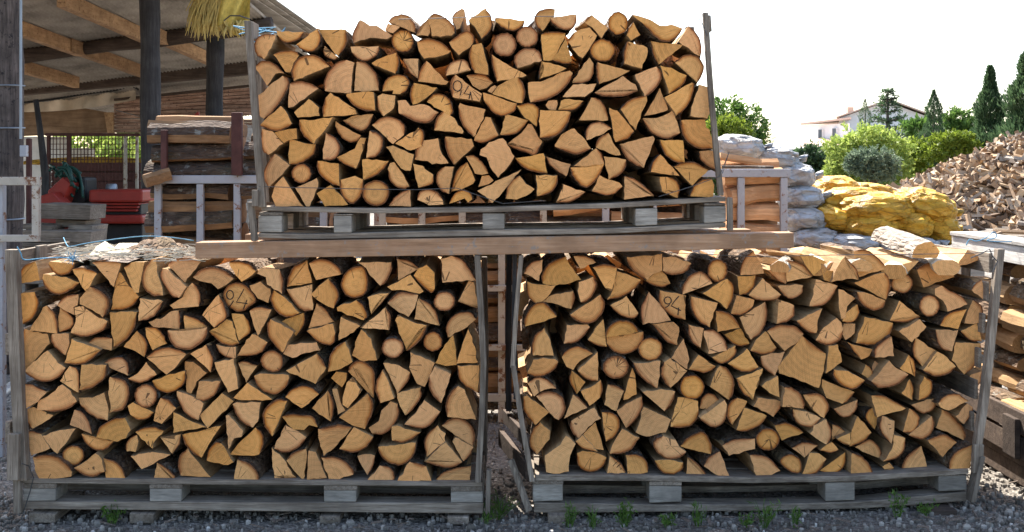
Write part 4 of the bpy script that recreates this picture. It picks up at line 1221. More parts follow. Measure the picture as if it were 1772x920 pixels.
for i in range(40):
    p = P(R.uniform(120, 132), R.uniform(443, 450), .0); mb.tube([p, p+Vector((R.gauss(0, .012), R.gauss(0, .01), R.gauss(0, .012)))], .0012, 4)
tag(mb.build('twine_knot', 'twine'), 'frayed blue twine knot over the half log at the upper left', 'twine')
mb = MB()
for x, y, Y in ((434, 52, .4),):
    c = P(452, 58, .3)
    for k in range(8):
        p = c+Vector((R.gauss(0, .04), R.gauss(0, .03), R.gauss(0, .015)))
        mb.tube([p, p+Vector((R.gauss(0, .05), R.gauss(0, .03), R.gauss(0, .03))), p+Vector((R.gauss(0, .06), 0, R.gauss(0, .02)))], .003, 5)
tag(mb.build('twine_knot', 'twine'), 'clump of pale blue twine caught at the top left of the upper stack', 'twine')
# logs on the lower right stack, colour lightened to look in full sun
G3 = 'loose logs on top of the lower right stack'
def on_top(name, x0, y0, Y0, x1, y1, Y1, r, label, hb=True):
    lying(name, P(x0, y0, Y0), P(x1, y1, Y1), r, ['pale', 'barkpale', 'end'], label, 'log', G3, .8, hb)
on_top('half_log', 1527, 408, .62, 1600, 436, .20, .062, 'sunlit thick bark covered log sloping down on top of the lower right stack')
for a in ((1462, 447, .60, 1490, 462, .16, .05, 'sunlit bark log behind the tall quarter log on the lower right stack'),
          (1420, 446, .55, 1408, 466, .17, .05, 'bleached split log near the beam end on the lower right stack', False),
          (1606, 440, .62, 1640, 462, .15, .06, 'long pale split log in full sun beside the right post', False),
          (1370, 448, .50, 1350, 466, .1, .045, 'sunlit bark log just below the right end of the beam'),
          (1570, 452, .55, 1548, 470, .2, .055, 'sunlit split log lying between two bark logs on the lower right stack', False),
          (1436, 444, .60, 1452, 466, .2, .05, 'bleached bark log beside the split log near the beam end')): on_top('half_log' if len(a) == 8 else 'split_billet', *a)

# ---------------------------------------------------------------- metal racks of logs behind
def rack(px0, px1, ytop, posts, Y, depth, label, mat='white', zb=.12):
    a, b = P(px0, ytop, Y), P(px1, ytop, Y); w = .048
    root = thing('metal_rack', ((a.x+b.x)/2, Y+depth/2, 0), label, 'rack', 'steel racks of logs behind the stacks')
    for y in (Y, Y+depth):
        xboard('rail', (a.x, y-.02, a.z-w), (b.x, y+.02, a.z), mat, root, .004)
        xboard('rail', (a.x, y-.018, zb), (b.x, y+.018, zb+.045), mat, root, .004)
        for p in posts:
            x = P(p, 300, Y).x; xboard('post', (x-.02, y-.016, 0.0), (x+.02, y+.016, a.z-w-.002), mat, root, .004)
    for x in (a.x+.02, b.x-.02):
        for z in (zb+.06, a.z-.04): xboard('rail', (x-.018, Y+.022, z-.02), (x+.018, Y+depth-.022, z+.02), mat, root, .003)
    return root, a, b
def rack_logs(x0, x1, z0, z1, Y, where, group, rows=None, mats=('sideX', 'barkX', 'sideX')):
    """courses of long logs, one behind the next, lying along X"""
    z = z0; i = 0; kinds = ('bark covered', 'split faced', 'dark barked', 'pale split')
    while z < z1-.03:
        r = R.uniform(.065, .095); dep = 0
        hb = (i % 2 == 0) if z < 1.3 else True
        a = Vector((x0+R.uniform(-.03, .02), Y+.09+R.uniform(-.02, .03), z+r*.8)); b = Vector((x1+R.uniform(-.02, .04), Y+.09+R.uniform(-.02, .03), z+r*.8+R.gauss(0, .02)))
        lying('rack_log', a, b, r, list(mats), f'{kinds[i % 4]} long log {where}, {ORD[min(i, 28)]} from bottom', 'log', group, .95, hb, 12)
        if i % 1 == 0:
            lying('rack_log', a+Vector((0, .17, .06)), b+Vector((0, .17, .06)), r*1.15, list(mats), f'rear long log {where}, {ORD[min(i, 28)]} from bottom', 'log', group, .95, not hb, 12)
        z += r*1.32; i += 1
YK = 1.8
r1, a1, b1 = rack(267, 640, 303, (274, 347, 411, 560, 633), YK, .55, 'white steel rack of logs left of the upper stack', 'white')
GL = 'logs lying in the steel racks'
xa, xb = P(257, 300, YK).x, P(398, 300, YK).x
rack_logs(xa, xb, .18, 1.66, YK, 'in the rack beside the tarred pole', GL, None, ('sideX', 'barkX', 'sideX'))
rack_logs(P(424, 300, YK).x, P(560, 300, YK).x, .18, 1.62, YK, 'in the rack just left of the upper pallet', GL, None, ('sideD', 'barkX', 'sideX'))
for px, yt in ((288, 225), (413, 195)):
    x = P(px, 300, YK).x; w = .017 if px < 300 else .03
    o = xboard('post', (x-w, YK-.055, a1.z+.001), (x+w, YK-.02, P(px, yt, YK).z), 'rust', r1)
    o['label'] = 'rust brown upright bar' if px < 300 else 'wide rust brown upright plate'
lying('split_billet', P(262, 219, YK+.1), P(425, 226, YK+.1), .065, ['sideX', 'barkX', 'sideX'], 'grey brown log on top of the rack beside the tarred pole', 'split log', None, .8, False)
lying('split_billet', P(250, 312, YK-.08), P(292, 300, YK-.02), .06, ['sideX', 'sideX', 'sideX'], 'loose split log poking out of the rack at the tarred pole', 'split log', None, .9, False)
r2, a2, b2 = rack(655, 948, 303, (662, 730, 800, 868, 940), YK, .55, 'cream steel rack of logs hidden behind the upper stack', 'cream')
rack_logs(P(658, 300, YK).x, P(796, 300, YK).x, .03, 2.0, YK, 'in the middle rack behind the upper pallet', GL, None, ('sideO', 'barkX', 'sideO'))  # unseen upper courses added to shade the ground between the stacks
rack_logs(P(800, 300, YK).x, P(945, 300, YK).x, .03, 1.72, YK, 'in the middle rack behind the stack gap', GL)  # piled above the rail out of sight to keep sun off the ground
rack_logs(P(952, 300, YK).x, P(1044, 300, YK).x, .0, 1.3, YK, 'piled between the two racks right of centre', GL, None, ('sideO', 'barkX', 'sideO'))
for z in (.42, .76):
    xboard('rail', (P(805, 0, YK).x, YK-.05, z), (P(935, 0, YK).x, YK-.022, z+.035), 'cream', r2)
r3, a3, b3 = rack(1040, 1367, 292, (1048, 1130, 1205, 1282, 1356), YK, .55, 'white steel rack of split logs right of the upper stack', 'white')
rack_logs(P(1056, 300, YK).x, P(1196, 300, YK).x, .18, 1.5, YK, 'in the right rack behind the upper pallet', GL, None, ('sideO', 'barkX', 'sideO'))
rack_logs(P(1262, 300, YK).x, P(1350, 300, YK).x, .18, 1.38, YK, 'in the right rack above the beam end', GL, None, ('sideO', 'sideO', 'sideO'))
lying('split_billet', P(1245, 270, YK+.15), P(1315, 282, YK+.15), .035, ['sideO', 'sideO', 'sideO'], 'split log on top of the right rack beside the white sacks', 'split log', None, .9, False)
lying('half_log', P(1248, 290, YK+.05), P(1338, 291, YK+.05), .022, ['sideX', 'barkX', 'end'], 'thin bark covered slab on the top rail of the right rack', 'log', None, .7)
# rusty frame at the far left
Y = 1.0; rt = thing('metal_barrier', P(30, 620, Y), 'rusty cream painted steel barrier standing at the left edge', 'barrier')
bar('rail', P(-60, 313, Y), P(70, 313, Y), .035, .042, 'cream', rt)
bar('post', P(63, 321, Y), P(63, 409, Y), .032, .036, 'cream', rt, Vector((1, 0, 0)))
bar('rail', P(-60, 412, Y), P(68, 412, Y), .034, .034, 'cream', rt)
bar('post', P(3, 321, Y+.04), P(3, 640, Y+.04), .045, .03, 'white', rt, Vector((1, 0, 0)))
bar('post', P(3, 640, Y+.04), Vector((P(3, 640, Y+.04).x, Y+.04, 0)), .045, .03, 'white', rt, Vector((1, 0, 0)))
Y = 2.6; gr = thing('metal_grating', P(10, 660, Y), 'grey steel grating lying on the gravel at the left edge', 'grating')
g0 = P(-40, 690, .9); 
for i in range(12): bar('slat', (g0.x, 1.5+i*.07, .26), (g0.x+.34, 1.5+i*.07, .26), .012, .03, 'zinc', gr)
for x in (0, .34): bar('rail', (g0.x+x, 1.45, .25), (g0.x+x, 2.35, .25), .02, .05, 'zinc', gr)
for x, y in ((0, 1.5), (.34, 1.5), (0, 2.3), (.34, 2.3)): xboard('leg', (g0.x+x-.02, y-.02, 0), (g0.x+x+.02, y+.02, .224), 'zinc', gr)
mb = MB(); mb.tube([P(-20, 700, 1.0), P(22, 668, 1.4)], .03, 10)
tag(mb.build('metal_pipe', 'zinc', smooth=True), 'grey metal pipe end beside the grating at the left edge', 'pipe')

# ---------------------------------------------------------------- sacks of wood
def sack(name, cx, cy, Y, w, h, d, mat, label, group, seed, tilt=0.0, zb=None):
    c = P(cx, cy, Y); k = (D0+Y)/F; rx, rz = w*k/2, h*k/2*(1.14 if 'y' == mat[-1] else 1.0); ry = d
    bm = bmesh.new(); bmesh.ops.create_icosphere(bm, subdivisions=5, radius=1.0)
    for v in bm.verts:
        p = v.co.copy(); n = p.normalized()
        f = lambda t: math.copysign(abs(t)**.72, t)
        q_ = Vector((f(n.x), f(n.y), f(n.z))); q_ = q_.normalized()*(.6+.4*q_.length)
        lump = noise.noise(n*2.3+Vector((seed, 0, 0)))*.13+abs(noise.noise(n*4.5+Vector((0, seed, 0))))*.08-.03
        vo = noise.voronoi(n*3.2+Vector((seed, seed, 0)))[0]; lump += (vo[1]-vo[0])*.03; vo = noise.voronoi(Vector((n.x*3, n.y*6, n.z*9))+Vector((seed, 0, seed)))[0]; lump += (vo[1]-vo[0])*.02+noise.noise(n*9+Vector((seed, 0, 3)))*.03+noise.noise(n*17+Vector((seed, 5, 3)))*.016
        pin = 1.0
        s = q_*(1+lump)
        x, y, z = s.x*rx, s.y*ry, s.z*rz
        x, z = x*math.cos(tilt)-z*math.sin(tilt)*.9, z*math.cos(tilt)+x*math.sin(tilt)*.9
        v.co = Vector((x, y, z))
    me = bpy.data.meshes.new(name); bm.to_mesh(me); bm.free(); me.materials.append(M[mat])
    me.polygons.foreach_set('use_smooth', [True]*len(me.polygons))
    o = bpy.data.objects.new(name, me); o.location = c; link(o); tag(o, label, 'sack', group)
    # gathered seam / knot end
    mb = MB(); ex = Vector((rx*.93*math.cos(tilt), -ry*.1, rx*.9*math.sin(tilt)))
    mb.tube([ex*.9, ex*1.02+Vector((.01, -.01, .0)), ex*1.1+Vector((.02, -.02, .015)), ex*1.2+Vector((0, -.02, .03))], [.05, .018, .03, .045], 9)
    kn = mb.build('tied_neck', mat, None, origin=(0, 0, 0), smooth=True); kn.parent = o
    return o
GW, GY = 'white net sacks of split wood', 'yellow net sacks of split wood'
W = [(1278, 254, 2.7, 84, 44, .2, 'white net sack on top of the pile behind the right rack'),
     (1340, 274, 2.75, 80, 44, .2, 'white net sack with its neck tied, sloping down from the top sack'),
     (1375, 304, 2.7, 66, 46, .2, 'white net sack third from the top of the pile'),
     (1385, 342, 2.65, 74, 46, .2, 'white net sack showing split wood through its mesh, fourth from the top'),
     (1386, 379, 2.6, 78, 48, .22, 'white net sack beside the dark gap next to the yellow sacks'),
     (1408, 412, 2.5, 86, 40, .22, 'white net sack low down right above the beam end'),
     (1470, 420, 2.4, 100, 34, .2, 'greyish net sack lying below the yellow sacks'),
     (1565, 424, 2.4, 110, 34, .2, 'greyish net sack lying under the right yellow sacks')]
for i, (x, y, Y, w, h, d, l) in enumerate(W): sack('net_sack', x, y, Y, w, h, d, 'bagw', l, GW, i*3.7+1, -.12 if i < 3 else 0)
YL = [(1446, 328, 3.0, 76, 42, .22, 'small yellow net sack at the back left of the yellow pile', 0),
      (1500, 334, 3.1, 90, 32, .22, 'flat yellow net sack behind the front yellow sacks', -.1),
      (1470, 352, 2.7, 110, 52, .22, 'sunlit yellow net sack in the middle of the yellow pile', .05),
      (1510, 362, 2.55, 140, 50, .24, 'long yellow net sack with a gold seam, front of the yellow pile', .05),
      (1598, 358, 2.6, 100, 56, .24, 'yellow net sack drooping at the right of the yellow pile', -.28),
      (1440, 378, 2.6, 80, 40, .22, 'yellow net sack in shade at the bottom left of the yellow pile', -.3),
      (1500, 392, 2.5, 96, 42, .24, 'yellow net sack under the long front sack', 0),
      (1568, 388, 2.55, 84, 44, .24, 'yellow net sack low in the middle beneath the drooping one', .0),
      (1618, 394, 2.6, 62, 54, .24, 'yellow net sack at the lower right corner of the yellow pile', -.3)]
for i, (x, y, Y, w, h, d, l, t) in enumerate(YL): sack('net_sack', x, y, Y, w, h, d, 'bagy', l, GY, i*5.1+40, t)
# pallets the sacks stand on
def stand(x0, x1, y0, y1, ztop, label):
    rt = thing('pallet_platform', ((x0+x1)/2, (y0+y1)/2, 0), label, 'pallet platform')
    z = 0; n = max(1, int(ztop/.14)); hh = ztop/n
    for k in range(n):
        xboard('deck', (x0, y0, z+hh-.03), (x1, y1, z+hh), 'boardX', rt)
        for x in (x0+.05, (x0+x1)/2, x1-.05): xboard('block', (x-.05, y0+.01, z), (x+.05, y1-.01, z+hh-.031), 'boardend', rt)
        z += hh
stand(P(1300, 0, 2.6).x, P(1435, 0, 2.6).x, 2.3, 3.0, P(0, 428, 2.6).z, 'pile of grey pallets under the white net sacks')
stand(P(1440, 0, 2.6).x, P(1660, 0, 2.6).x, 2.2, 3.3, P(0, 434, 2.5).z, 'pile of grey pallets under the yellow net sacks')

# ---------------------------------------------------------------- crate at the far right, seen from its side
XR = 2.33
rr = thing('pallet_crate', (XR+.4, .9, 0), 'weathered crate of sunlit logs standing beyond the right post', 'pallet crate', 'wooden pallet crates holding the firewood')
y0, y1 = .1, 1.22
xboard('bottom_board', (XR+.01, y0, .01), (XR+.1, y1, .10), 'tarX', rr)  # dark timber on these base boards stands in for shade
xboard('bottom_board', (XR+.37, y0, .01), (XR+.46, y1, .10), 'tarX', rr)
xboard('deck_board', (XR, y0, .105), (XR+.46, y1, .14), 'tarX', rr)
xboard('side_rail', (XR-.02, y0, .145), (XR+.004, y1, .245), 'tarX', rr)
xboard('side_rail', (XR-.025, y0, .26), (XR+.0, y1, .36), 'tarX', rr)
xboard('block', (XR-.05, .42, .15), (XR-.026, .55, .33), 'tarX', rr)
zt2 = P(1740, 424, .5).z
xboard('side_rail', (XR-.02, y0, zt2-.085), (XR+.005, y1, zt2), 'paleboard', rr); xboard('top_board', (XR-.03, y0, zt2+.002), (XR+.12, y1, zt2+.022), 'paleboard', rr)
bar('post', P(1739, 446, 1.0), P(1717, 742, 1.05), .05, .045, 'boardZ', rr, Vector((0, 1, 0)))
xboard('post', (XR-.01, 1.12, .1), (XR+.04, 1.20, zt2-.01), 'boardZ', rr)
xboard('post', (XR+.0, .16, .1), (XR+.05, .24, zt2-.01), 'boardZ', rr)
xboard('side_rail', (XR+.02, 1.24, zt2-.10), (XR+.46, 1.27, zt2-.005), 'boardX', rr)
z = .16; i = 0
while z < zt2-.06:
    r = R.uniform(.05, .075)
    for k in range(2):
        a = Vector((XR+.12+R.uniform(-.03, .03)+k*.2, .2+R.uniform(-.05, .05), z+r*.8)); b = Vector((a.x+R.gauss(0, .03), .2+.47+R.uniform(-.03, .03), z+r*.8))
        for s in range(2):
            lying('rack_log', a+Vector((0, s*.5, 0)), b+Vector((0, s*.5, 0)), r, ['side', 'bark', 'side'], f'{"outer" if k == 0 else "inner"} log in the far right crate, {ORD[i]} from bottom, {"nearer" if s == 0 else "rear"} row', 'log', 'logs lying in the far right crate', .9, (i+k+s) % 2 == 0)
    z += r*1.65; i += 1

# ---------------------------------------------------------------- big heap of split firewood
def heap():
    mb = MB(); mounds = [(17.8, 26.5, 8.2, 5.4, 3.55), (13.2, 25.4, 4.8, 3.2, 1.45), (14.6, 20.5, 3.2, 2.2, .95), (22.5, 26, 6, 5, 3.3)]
    def hz(x, y): return max(0, max(h*max(0, 1-math.hypot((x-cx)/rx, (y-cy)/ry))**.9 for cx, cy, rx, ry, h in mounds))
    n = 64; vs = []; fs = []
    for j in range(n+1):
        for i in range(n+1):
            x, y = 9+19*i/n, 16+16*j/n; vs.append((x, y, hz(x, y)*.95-.06))
    for j in range(n):
        for i in range(n): fs.append((j*(n+1)+i, j*(n+1)+i+1, (j+1)*(n+1)+i+1, (j+1)*(n+1)+i))
    mb.add(vs, fs)
    k = 0
    while k < 5200:
        x, y = R.uniform(9.3, 22), R.uniform(17, 28.5)
        z = hz(x, y)
        if z < .05 and R.random() > .05: continue
        if y > 27.5 and R.random() < .7: continue
        k += 1
        l = R.uniform(.45, .78); w, h = R.uniform(.045, .09), R.uniform(.04, .07)
        d = Vector((R.gauss(0, 1), R.gauss(0, .6), R.gauss(-.1, .35))).normalized(); u = d.orthogonal().normalized(); u = (u*math.cos(k)+d.cross(u)*math.sin(k)); v = d.cross(u)
        c = Vector((x, y, z+R.uniform(-.05, .13)))
        if R.random() < .45: prof = [(-w, -h*.6), (w, -h*.6), (0, h)]
        else: prof = [(-w*.8, -h*.5), (w*.8, -h*.6), (w*.6, h*.6), (-w*.5, h*.5)]
        s = R.uniform(.85, 1.1)
        mb.prism([c-d*l/2+u*a+v*b for a, b in prof], [c+d*l/2+u*a*s+v*b*s for a, b in prof])
    o = mb.build('firewood_heap', 'heap', origin=(15, 24, 0)); o['kind'] = 'stuff'
    o['label'] = 'large loose heap of split firewood in the sun'
heap()

# ---------------------------------------------------------------- open shed at the left
sh = thing('shed', (P(150, 0, 8).x, 9, 0), 'open timber shed with round poles and corrugated roof at the left', 'shed')
def pole(px0, px1, py0, py1, Y, mat, label=None, lean=0):
    k = (D0+Y)/F; r = (px1-px0)/2*k; c = (px0+px1)/2; zt_ = P(c, py0, Y).z
    mb = MB(); pts = []; a = P(c, py0, Y); n = 14
    for i in range(n): 
        t = i/(n-1); z = zt_*(1-t); pts.append(Vector((a.x+lean*t+.01*math.sin(t*9+Y), Y, z)))
    rad = [r*(1+.05*math.sin(i*1.7)) for i in range(n)]
    mb.tube(pts, rad, 16); wob(mb, .012, 9)
    o = mb.build('pole', mat, sh, smooth=True)
    if label: o['label'] = label
    return o
pa = pole(-12, 38, -130, 0, 3.4, 'post', 'thick weathered pole with wire bands')
for y in (148, 221, 378):
    k = (D0+3.4)/F; c = P(13, y, 3.4); mb = MB()
    mb.tube([c+Vector((math.cos(a)*27.5*k, math.sin(a)*27.5*k, math.sin(a*1.0)*.004)) for a in [i*2*math.pi/24 for i in range(25)]], .006, 6)
    o = mb.build('wire_band', 'zinc', None, origin=tuple(pa.location)); o.parent = pa; o.matrix_parent_inverse = Matrix.Translation(-pa.location)
mb = MB(); mb.tube([P(36, y, 3.25) for y in range(-60, 260, 20)], .010, 8); o = mb.build('cable', 'zinc', sh)
bx = P(39, 261, 3.2); o = xboard('switch_box', (bx.x-.022, 3.2, bx.z-.04), (bx.x+.022, 3.25, bx.z+.04), 'white', sh, .005)
pole(239, 273, -60, 0, 6.3, 'tar', 'dark tarred pole', .07)
pole(358, 387, 60, 0, 8.5, 'tar')
def logbeam(x0, y0, x1, y1, Y, th, mat):
    k = (D0+Y)/F; mb = MB(); pts = [P(x0+(x1-x0)*t/8, y0+(y1-y0)*t/8, Y) for t in range(9)]
    mb.tube(pts, [th*k/2*R.uniform(.9, 1.08) for _ in pts], 12); wob(mb, .02, 5); return mb.build('beam', mat, sh, smooth=True)
logbeam(-80, 112, 470, 42, 8.45, 27, 'tarX')
Yb = 11.0
board('beam', [(-80, 152), (470, 88), (470, 124), (-80, 174)], Yb, 0, .2, 'tarX', sh)
board('beam', [(-80, 152), (470, 92), (470, 80), (-80, 138)], Yb, -.12, -.02, 'redplank', sh)
# roof: falls away to the back and rises to the right
def roofz(x, y): 
    p0 = P(240, 66, 8.4); return p0.z+.06+.128*(x-p0.x)-.062*(y-8.4)
xl, xr_ = P(-300, 0, 8.4).x, P(446, 0, 8.0).x
mb = MB(); vs = []; fs = []; nx, ny = 420, 5
ys = [2.0, 6, 8, 10.5, 13.5, 16.5]  # front edge carried forward out of view to shade the left ground
for j in range(ny+1):
    for i in range(nx+1):
        x = xl+(xr_-xl)*i/nx; vs.append((x, ys[j], roofz(x, ys[j])+.014*math.sin(i*math.pi/2)))
for j in range(ny):
    for i in range(nx): fs.append((j*(nx+1)+i, j*(nx+1)+i+1, (j+1)*(nx+1)+i+1, (j+1)*(nx+1)+i))
n0 = len(vs); vs2 = [(x, y, z+.012) for x, y, z in vs]; mb.add(vs, fs); mb.add(vs2, [f[::-1] for f in fs])
mb.build('roof', 'tile', sh, fix=False)
for k, (x, l) in enumerate(((445, .0), (456, .35), (466, .7))):   # stepped sheet ends along the high edge
    xx = P(x-14, 0, 8.0).x
    xboard('roof_sheet', (xx-.5, 6.6+l*2, roofz(xx, 7)+.04+l*.05), (xx+.12, 12+l, roofz(xx, 7)+.055+l*.05), 'tile', sh)
for px, py, Yr in ((68, 52, 7.6), (205, 20, 7.6), (335, 88, 9.6), (72, 122, 9.6), (202, 110, 9.6)):
    c = P(px, py, Yr); d = 1.5
    bar('rafter', (c.x-.02, Yr-d, roofz(c.x, Yr-d)-.10), (c.x+.12, Yr+d*.55, roofz(c.x+.1, Yr+d*.55)-.10), .09, .15, 'rafter', sh)
# back: tarpaulin, panel, reddish planks
Yw = 12.4
def sheet(name, poly, Y, mat, th=.04, lab=None):
    o = board(name, poly, Y, 0, th, mat, sh, .0); 
    if lab: o['label'] = lab
    return o
mb = MB(); vs = []; fs = []; n = 40
for j in range(9):
    for i in range(n+1):
        t = i/n; x = 30+205*t; y = 158-16*t+(36+6*math.sin(t*3.1)-6*t)*j/8
        p = P(x, y, Yw-.25+.10*math.sin(t*13+j*.5)*(j/8)+.06*math.sin(t*31)); vs.append(p)
for j in range(8):
    for i in range(n): fs.append((j*(n+1)+i, j*(n+1)+i+1, (j+1)*(n+1)+i+1, (j+1)*(n+1)+i))
mb.add(vs, fs); mb.build('tarpaulin', 'tarp', sh, smooth=True)
sheet('wall_panel', [(20, 186), (130, 184), (196, 196), (196, 229), (20, 236)], Yw, 'panel', .05)
sheet('wall_panel', [(180, 194), (196, 194), (196, 230), (186, 230)], Yw-.06, 'rafter', .05)
k = 0
for y in range(158, 236, 6):
    x1 = 450; sl = -.055
    sheet('plank', [(197, y+(0 if y > 180 else 12)), (x1, y-14+(14 if y > 200 else 6)), (x1, y-9+(14 if y > 200 else 6)), (197, y+5+(0 if y > 180 else 12))], Yw+.02*(k % 3), 'redplank', .2); k += 1
sheet('plank', [(197, 170), (430, 146), (430, 150), (197, 174)], Yw-.3, 'tarX', .08)
mb = MB(); mb.tube([P(x, y, Yw-.5) for x, y in ((36, 178), (90, 172), (150, 162), (200, 156), (228, 148), (240, 155))], .016, 7); mb.build('cable', 'dark', sh)
o = mb = MB(); mb.tube([P(200, 190+0, 9.5), P(290, 214, 7.2)], .006, 6); mb.build('cable', 'dark', sh)
mb = MB(); mb.tube([P(62, 172, 7.4), P(69, 222, 7.4), P(78, 300, 7.4), P(80, 420, 7.4), Vector((P(80, 420, 7.4).x, 7.4, 0))], [.028, .032, .042, .045, .045], 10)
mb.build('prop', 'tar', sh, smooth=True)
# yellow straw bundle hanging from the eave
nb_ = thing('hanging_sack', P(385, 10, 6.8), 'fringed yellow sacking hanging under the shed eave', 'sacking')
mb = MB()
for i in range(420):
    left = i < 270
    x = R.uniform(341, 384) if left else R.uniform(372, 424)
    p = P(x, R.uniform(-20, 8) if left else R.uniform(34, 46), 6.8+R.uniform(-.12, .10)); L_ = R.uniform(.22, .40) if left else R.uniform(.05, .13)
    e = p+Vector((R.uniform(-.13, .0) if left else R.uniform(-.04, .06), R.gauss(0, .03), -L_)); m_ = p.lerp(e, .5)+Vector((R.gauss(0, .012)-.01, R.gauss(0, .012), 0)); w = R.uniform(.004, .009)
    mb.tube([p, m_, e], [w, w, w*.4], 4)
mb.build('fringe', 'net', nb_)
mb = MB(); vs = []; fs = []; na, nb2 = 24, 12
for i in range(na+1):
    for j in range(nb2+1):
        t = i/na; u = j/nb2; top_, bot = -26+10*t, 38+22*t+7*math.sin(t*11)
        vs.append(P(352+80*t+6*(u-.5)*math.sin(t*6), top_+(bot-top_)*u, 6.74+.10*math.sin(t*8+u*1.5)+.05*math.sin(t*21+u*5)+.03*u))
for i in range(na):
    for j in range(nb2): fs.append((i*(nb2+1)+j, i*(nb2+1)+j+1, (i+1)*(nb2+1)+j+1, (i+1)*(nb2+1)+j))
n_ = len(vs); mb.add(vs, fs); mb.add([v+Vector((0, .012, 0)) for v in vs], [f[::-1] for f in fs]); mb.build('sacking', 'sackcloth', nb_, smooth=True, fix=False)
wire2 = MB(); wire2.tube([P(388, 35, 6.6), P(398, 27, 6.55), P(415, 27, 6.5), P(432, 33, 6.5)], .007, 6); wire2.build('hook', 'wire', nb_)

# ---------------------------------------------------------------- inside the shed
def px_box(px0, py0, px1, py1, Y, d, mat, name, parent=None, bevel=.01):
    a, b = P(px0, py1, Y), P(px1, py0, Y); return xboard(name, (a.x, Y, a.z), (b.x, Y+d, b.z), mat, parent, bevel)
mg = thing('log_splitter', (P(170, 0, 5.4).x, 5.5, 0), 'red farm machine with louvred side and black hoses in the shed', 'machine')
Ym = 5.3
px_box(153, 328, 246, 350, Ym, .5, 'red', 'bonnet', mg, .02)
for i, y in enumerate((351, 356.5, 362)): px_box(157, y, 240-i*2, y+4, Ym+.02, .4, 'red', 'louvre', mg)
px_box(156, 351, 244, 372, Ym+.08, .35, 'dark', 'grille', mg)
px_box(150, 372, 246, 387, Ym-.04, .55, 'red', 'side_panel', mg, .02)
px_box(160, 388, 246, 440, Ym+.1, .4, 'dark', 'chassis', mg)
board('chute', [(82, 330), (108, 306), (122, 318), (108, 352), (84, 352)], Ym-.1, 0, .3, 'red', mg, .01)
board('chute', [(66, 340), (90, 332), (108, 352), (100, 356), (66, 352)], Ym-.25, 0, .2, 'red', mg, .01)
board('guard', [(52, 392), (72, 372), (92, 374), (110, 402), (52, 402)], Ym-.3, 0, .2, 'red', mg, .01)
mb = MB()
for k in range(16):
    a = P(R.uniform(85, 120), R.uniform(285, 312), Ym+R.uniform(-.1, .25)); b = P(R.uniform(112, 150), R.uniform(300, 345), Ym+R.uniform(-.1, .25)); m_ = a.lerp(b, .5)+Vector((R.gauss(0, .05), 0, R.uniform(-.02, .12)))
    mb.tube(catmull3([a, m_, b], 5), .013, 6)
mb.build('hose', 'hose', mg, smooth=True)
px_box(118, 306, 148, 352, Ym+.1, .3, 'dark', 'engine', mg, .03)
mb = MB(); c = P(193, 326, Ym+.3); mb.tube([c-Vector((.04, 0, 0)), c+Vector((.04, 0, 0))], .045, 16); mb.build('filter', 'zinc', mg, smooth=True)
# stacked blue-grey planks
GP = 'grey planks lying before the red machine'
for i, (x0, x1, y0, y1, Y, l) in enumerate(((66, 157, 352, 378, 4.3, 'wide blue grey plank on top of the plank pile'), (96, 148, 379, 392, 4.4, 'short blue grey plank second in the plank pile'), (30, 90, 388, 396, 4.2, 'narrow grey batten left of the red guard'), (118, 160, 388, 402, 4.35, 'plank end with a pale cut corner in the plank pile'), (38, 158, 398, 418, 4.1, 'long blue grey plank at the bottom of the plank pile'))):
    o = board('plank', [(x0, y0), (x1, y0+3), (x1-2, y1+2), (x0, y1)], Y, 0, .35, 'boardX', None, .004); tag(o, l, 'plank', GP)
stand(P(40, 0, 4.3).x, P(150, 0, 4.3).x, 4.1, 4.7, P(0, 420, 4.1).z, 'low pallet pile under the grey planks in the shed')
# mesh cage with rusty bars and wood behind
cg = thing('mesh_cage', (P(160, 0, 9.5).x, 9.6, 0), 'rusty wire mesh cage panel seen through the shed', 'cage')
Yc = 9.5
for px, w in ((83, 5), (119, 5), (216, 5), (236, 4)): px_box(px-w/2, 232, px+w/2, 500, Yc, .05, 'rust' if px < 200 else 'cream', 'post', cg, .004)
px_box(78, 230, 242, 235, Yc-.01, .07, 'rust', 'rail', cg, .004)
mb = MB()
for i in range(26):
    x = 86+i*6; mb.tube([P(x, 235, Yc+.06), P(x, 330, Yc+.06)], .006, 4)
for i in range(11): mb.tube([P(82, 240+i*9, Yc+.065), P(240, 240+i*9, Yc+.065)], .006, 4)
mb.build('mesh', 'rust', cg)
ct = thing('wood_crate', (P(170, 0, 10.6).x, 10.8, 0), 'brown slatted crate full of yellow sunlit chips behind the mesh', 'crate')
for y0, y1 in ((281, 296), (298, 312), (314, 334), (336, 380)): px_box(88, y0, 243, y1, 10.6, .05, 'rust', 'slat', ct)
px_box(90, 281, 242, 400, 10.9, .05, 'tarX', 'back_panel', ct)
bark_slab('chips', 166, 284, 11.1, 1.25, .4, .10, 'bagy', 'yellow sunlit wood chips heaped in the brown crate', 'wood chips')
bw = thing('block_wall', (P(60, 0, 13).x, 13, 0), 'pale blockwork wall behind the mesh cage', 'wall')
px_box(30, 236, 112, 420, 13.0, .2, 'block', 'wall_face', bw); px_box(110, 256, 154, 274, 13.6, .25, 'block', 'low_wall', bw); px_box(112, 275, 150, 420, 13.6, .25, 'block', 'low_wall', bw)
px_box(44, 239, 52, 330, 4.6, .05, 'rust', 'steel_post').update_tag(); tag(bpy.data.objects['steel_post'], 'rust brown steel post beside the thick pole in the shed', 'post')
po = bpy.data.objects['steel_post']; mb = MB(); a = P(44, 330, 4.6); b_ = P(52, 239, 4.6); mb.box((a.x, 4.6, 0), (b_.x, 4.65, b_.z)); po.data = po.data.copy()
bm = bmesh.new(); bm.from_mesh(po.data)
for v in bm.verts:
    if v.co.z < 0: v.co.z = -po.location.z
bm.to_mesh(po.data); bm.free()
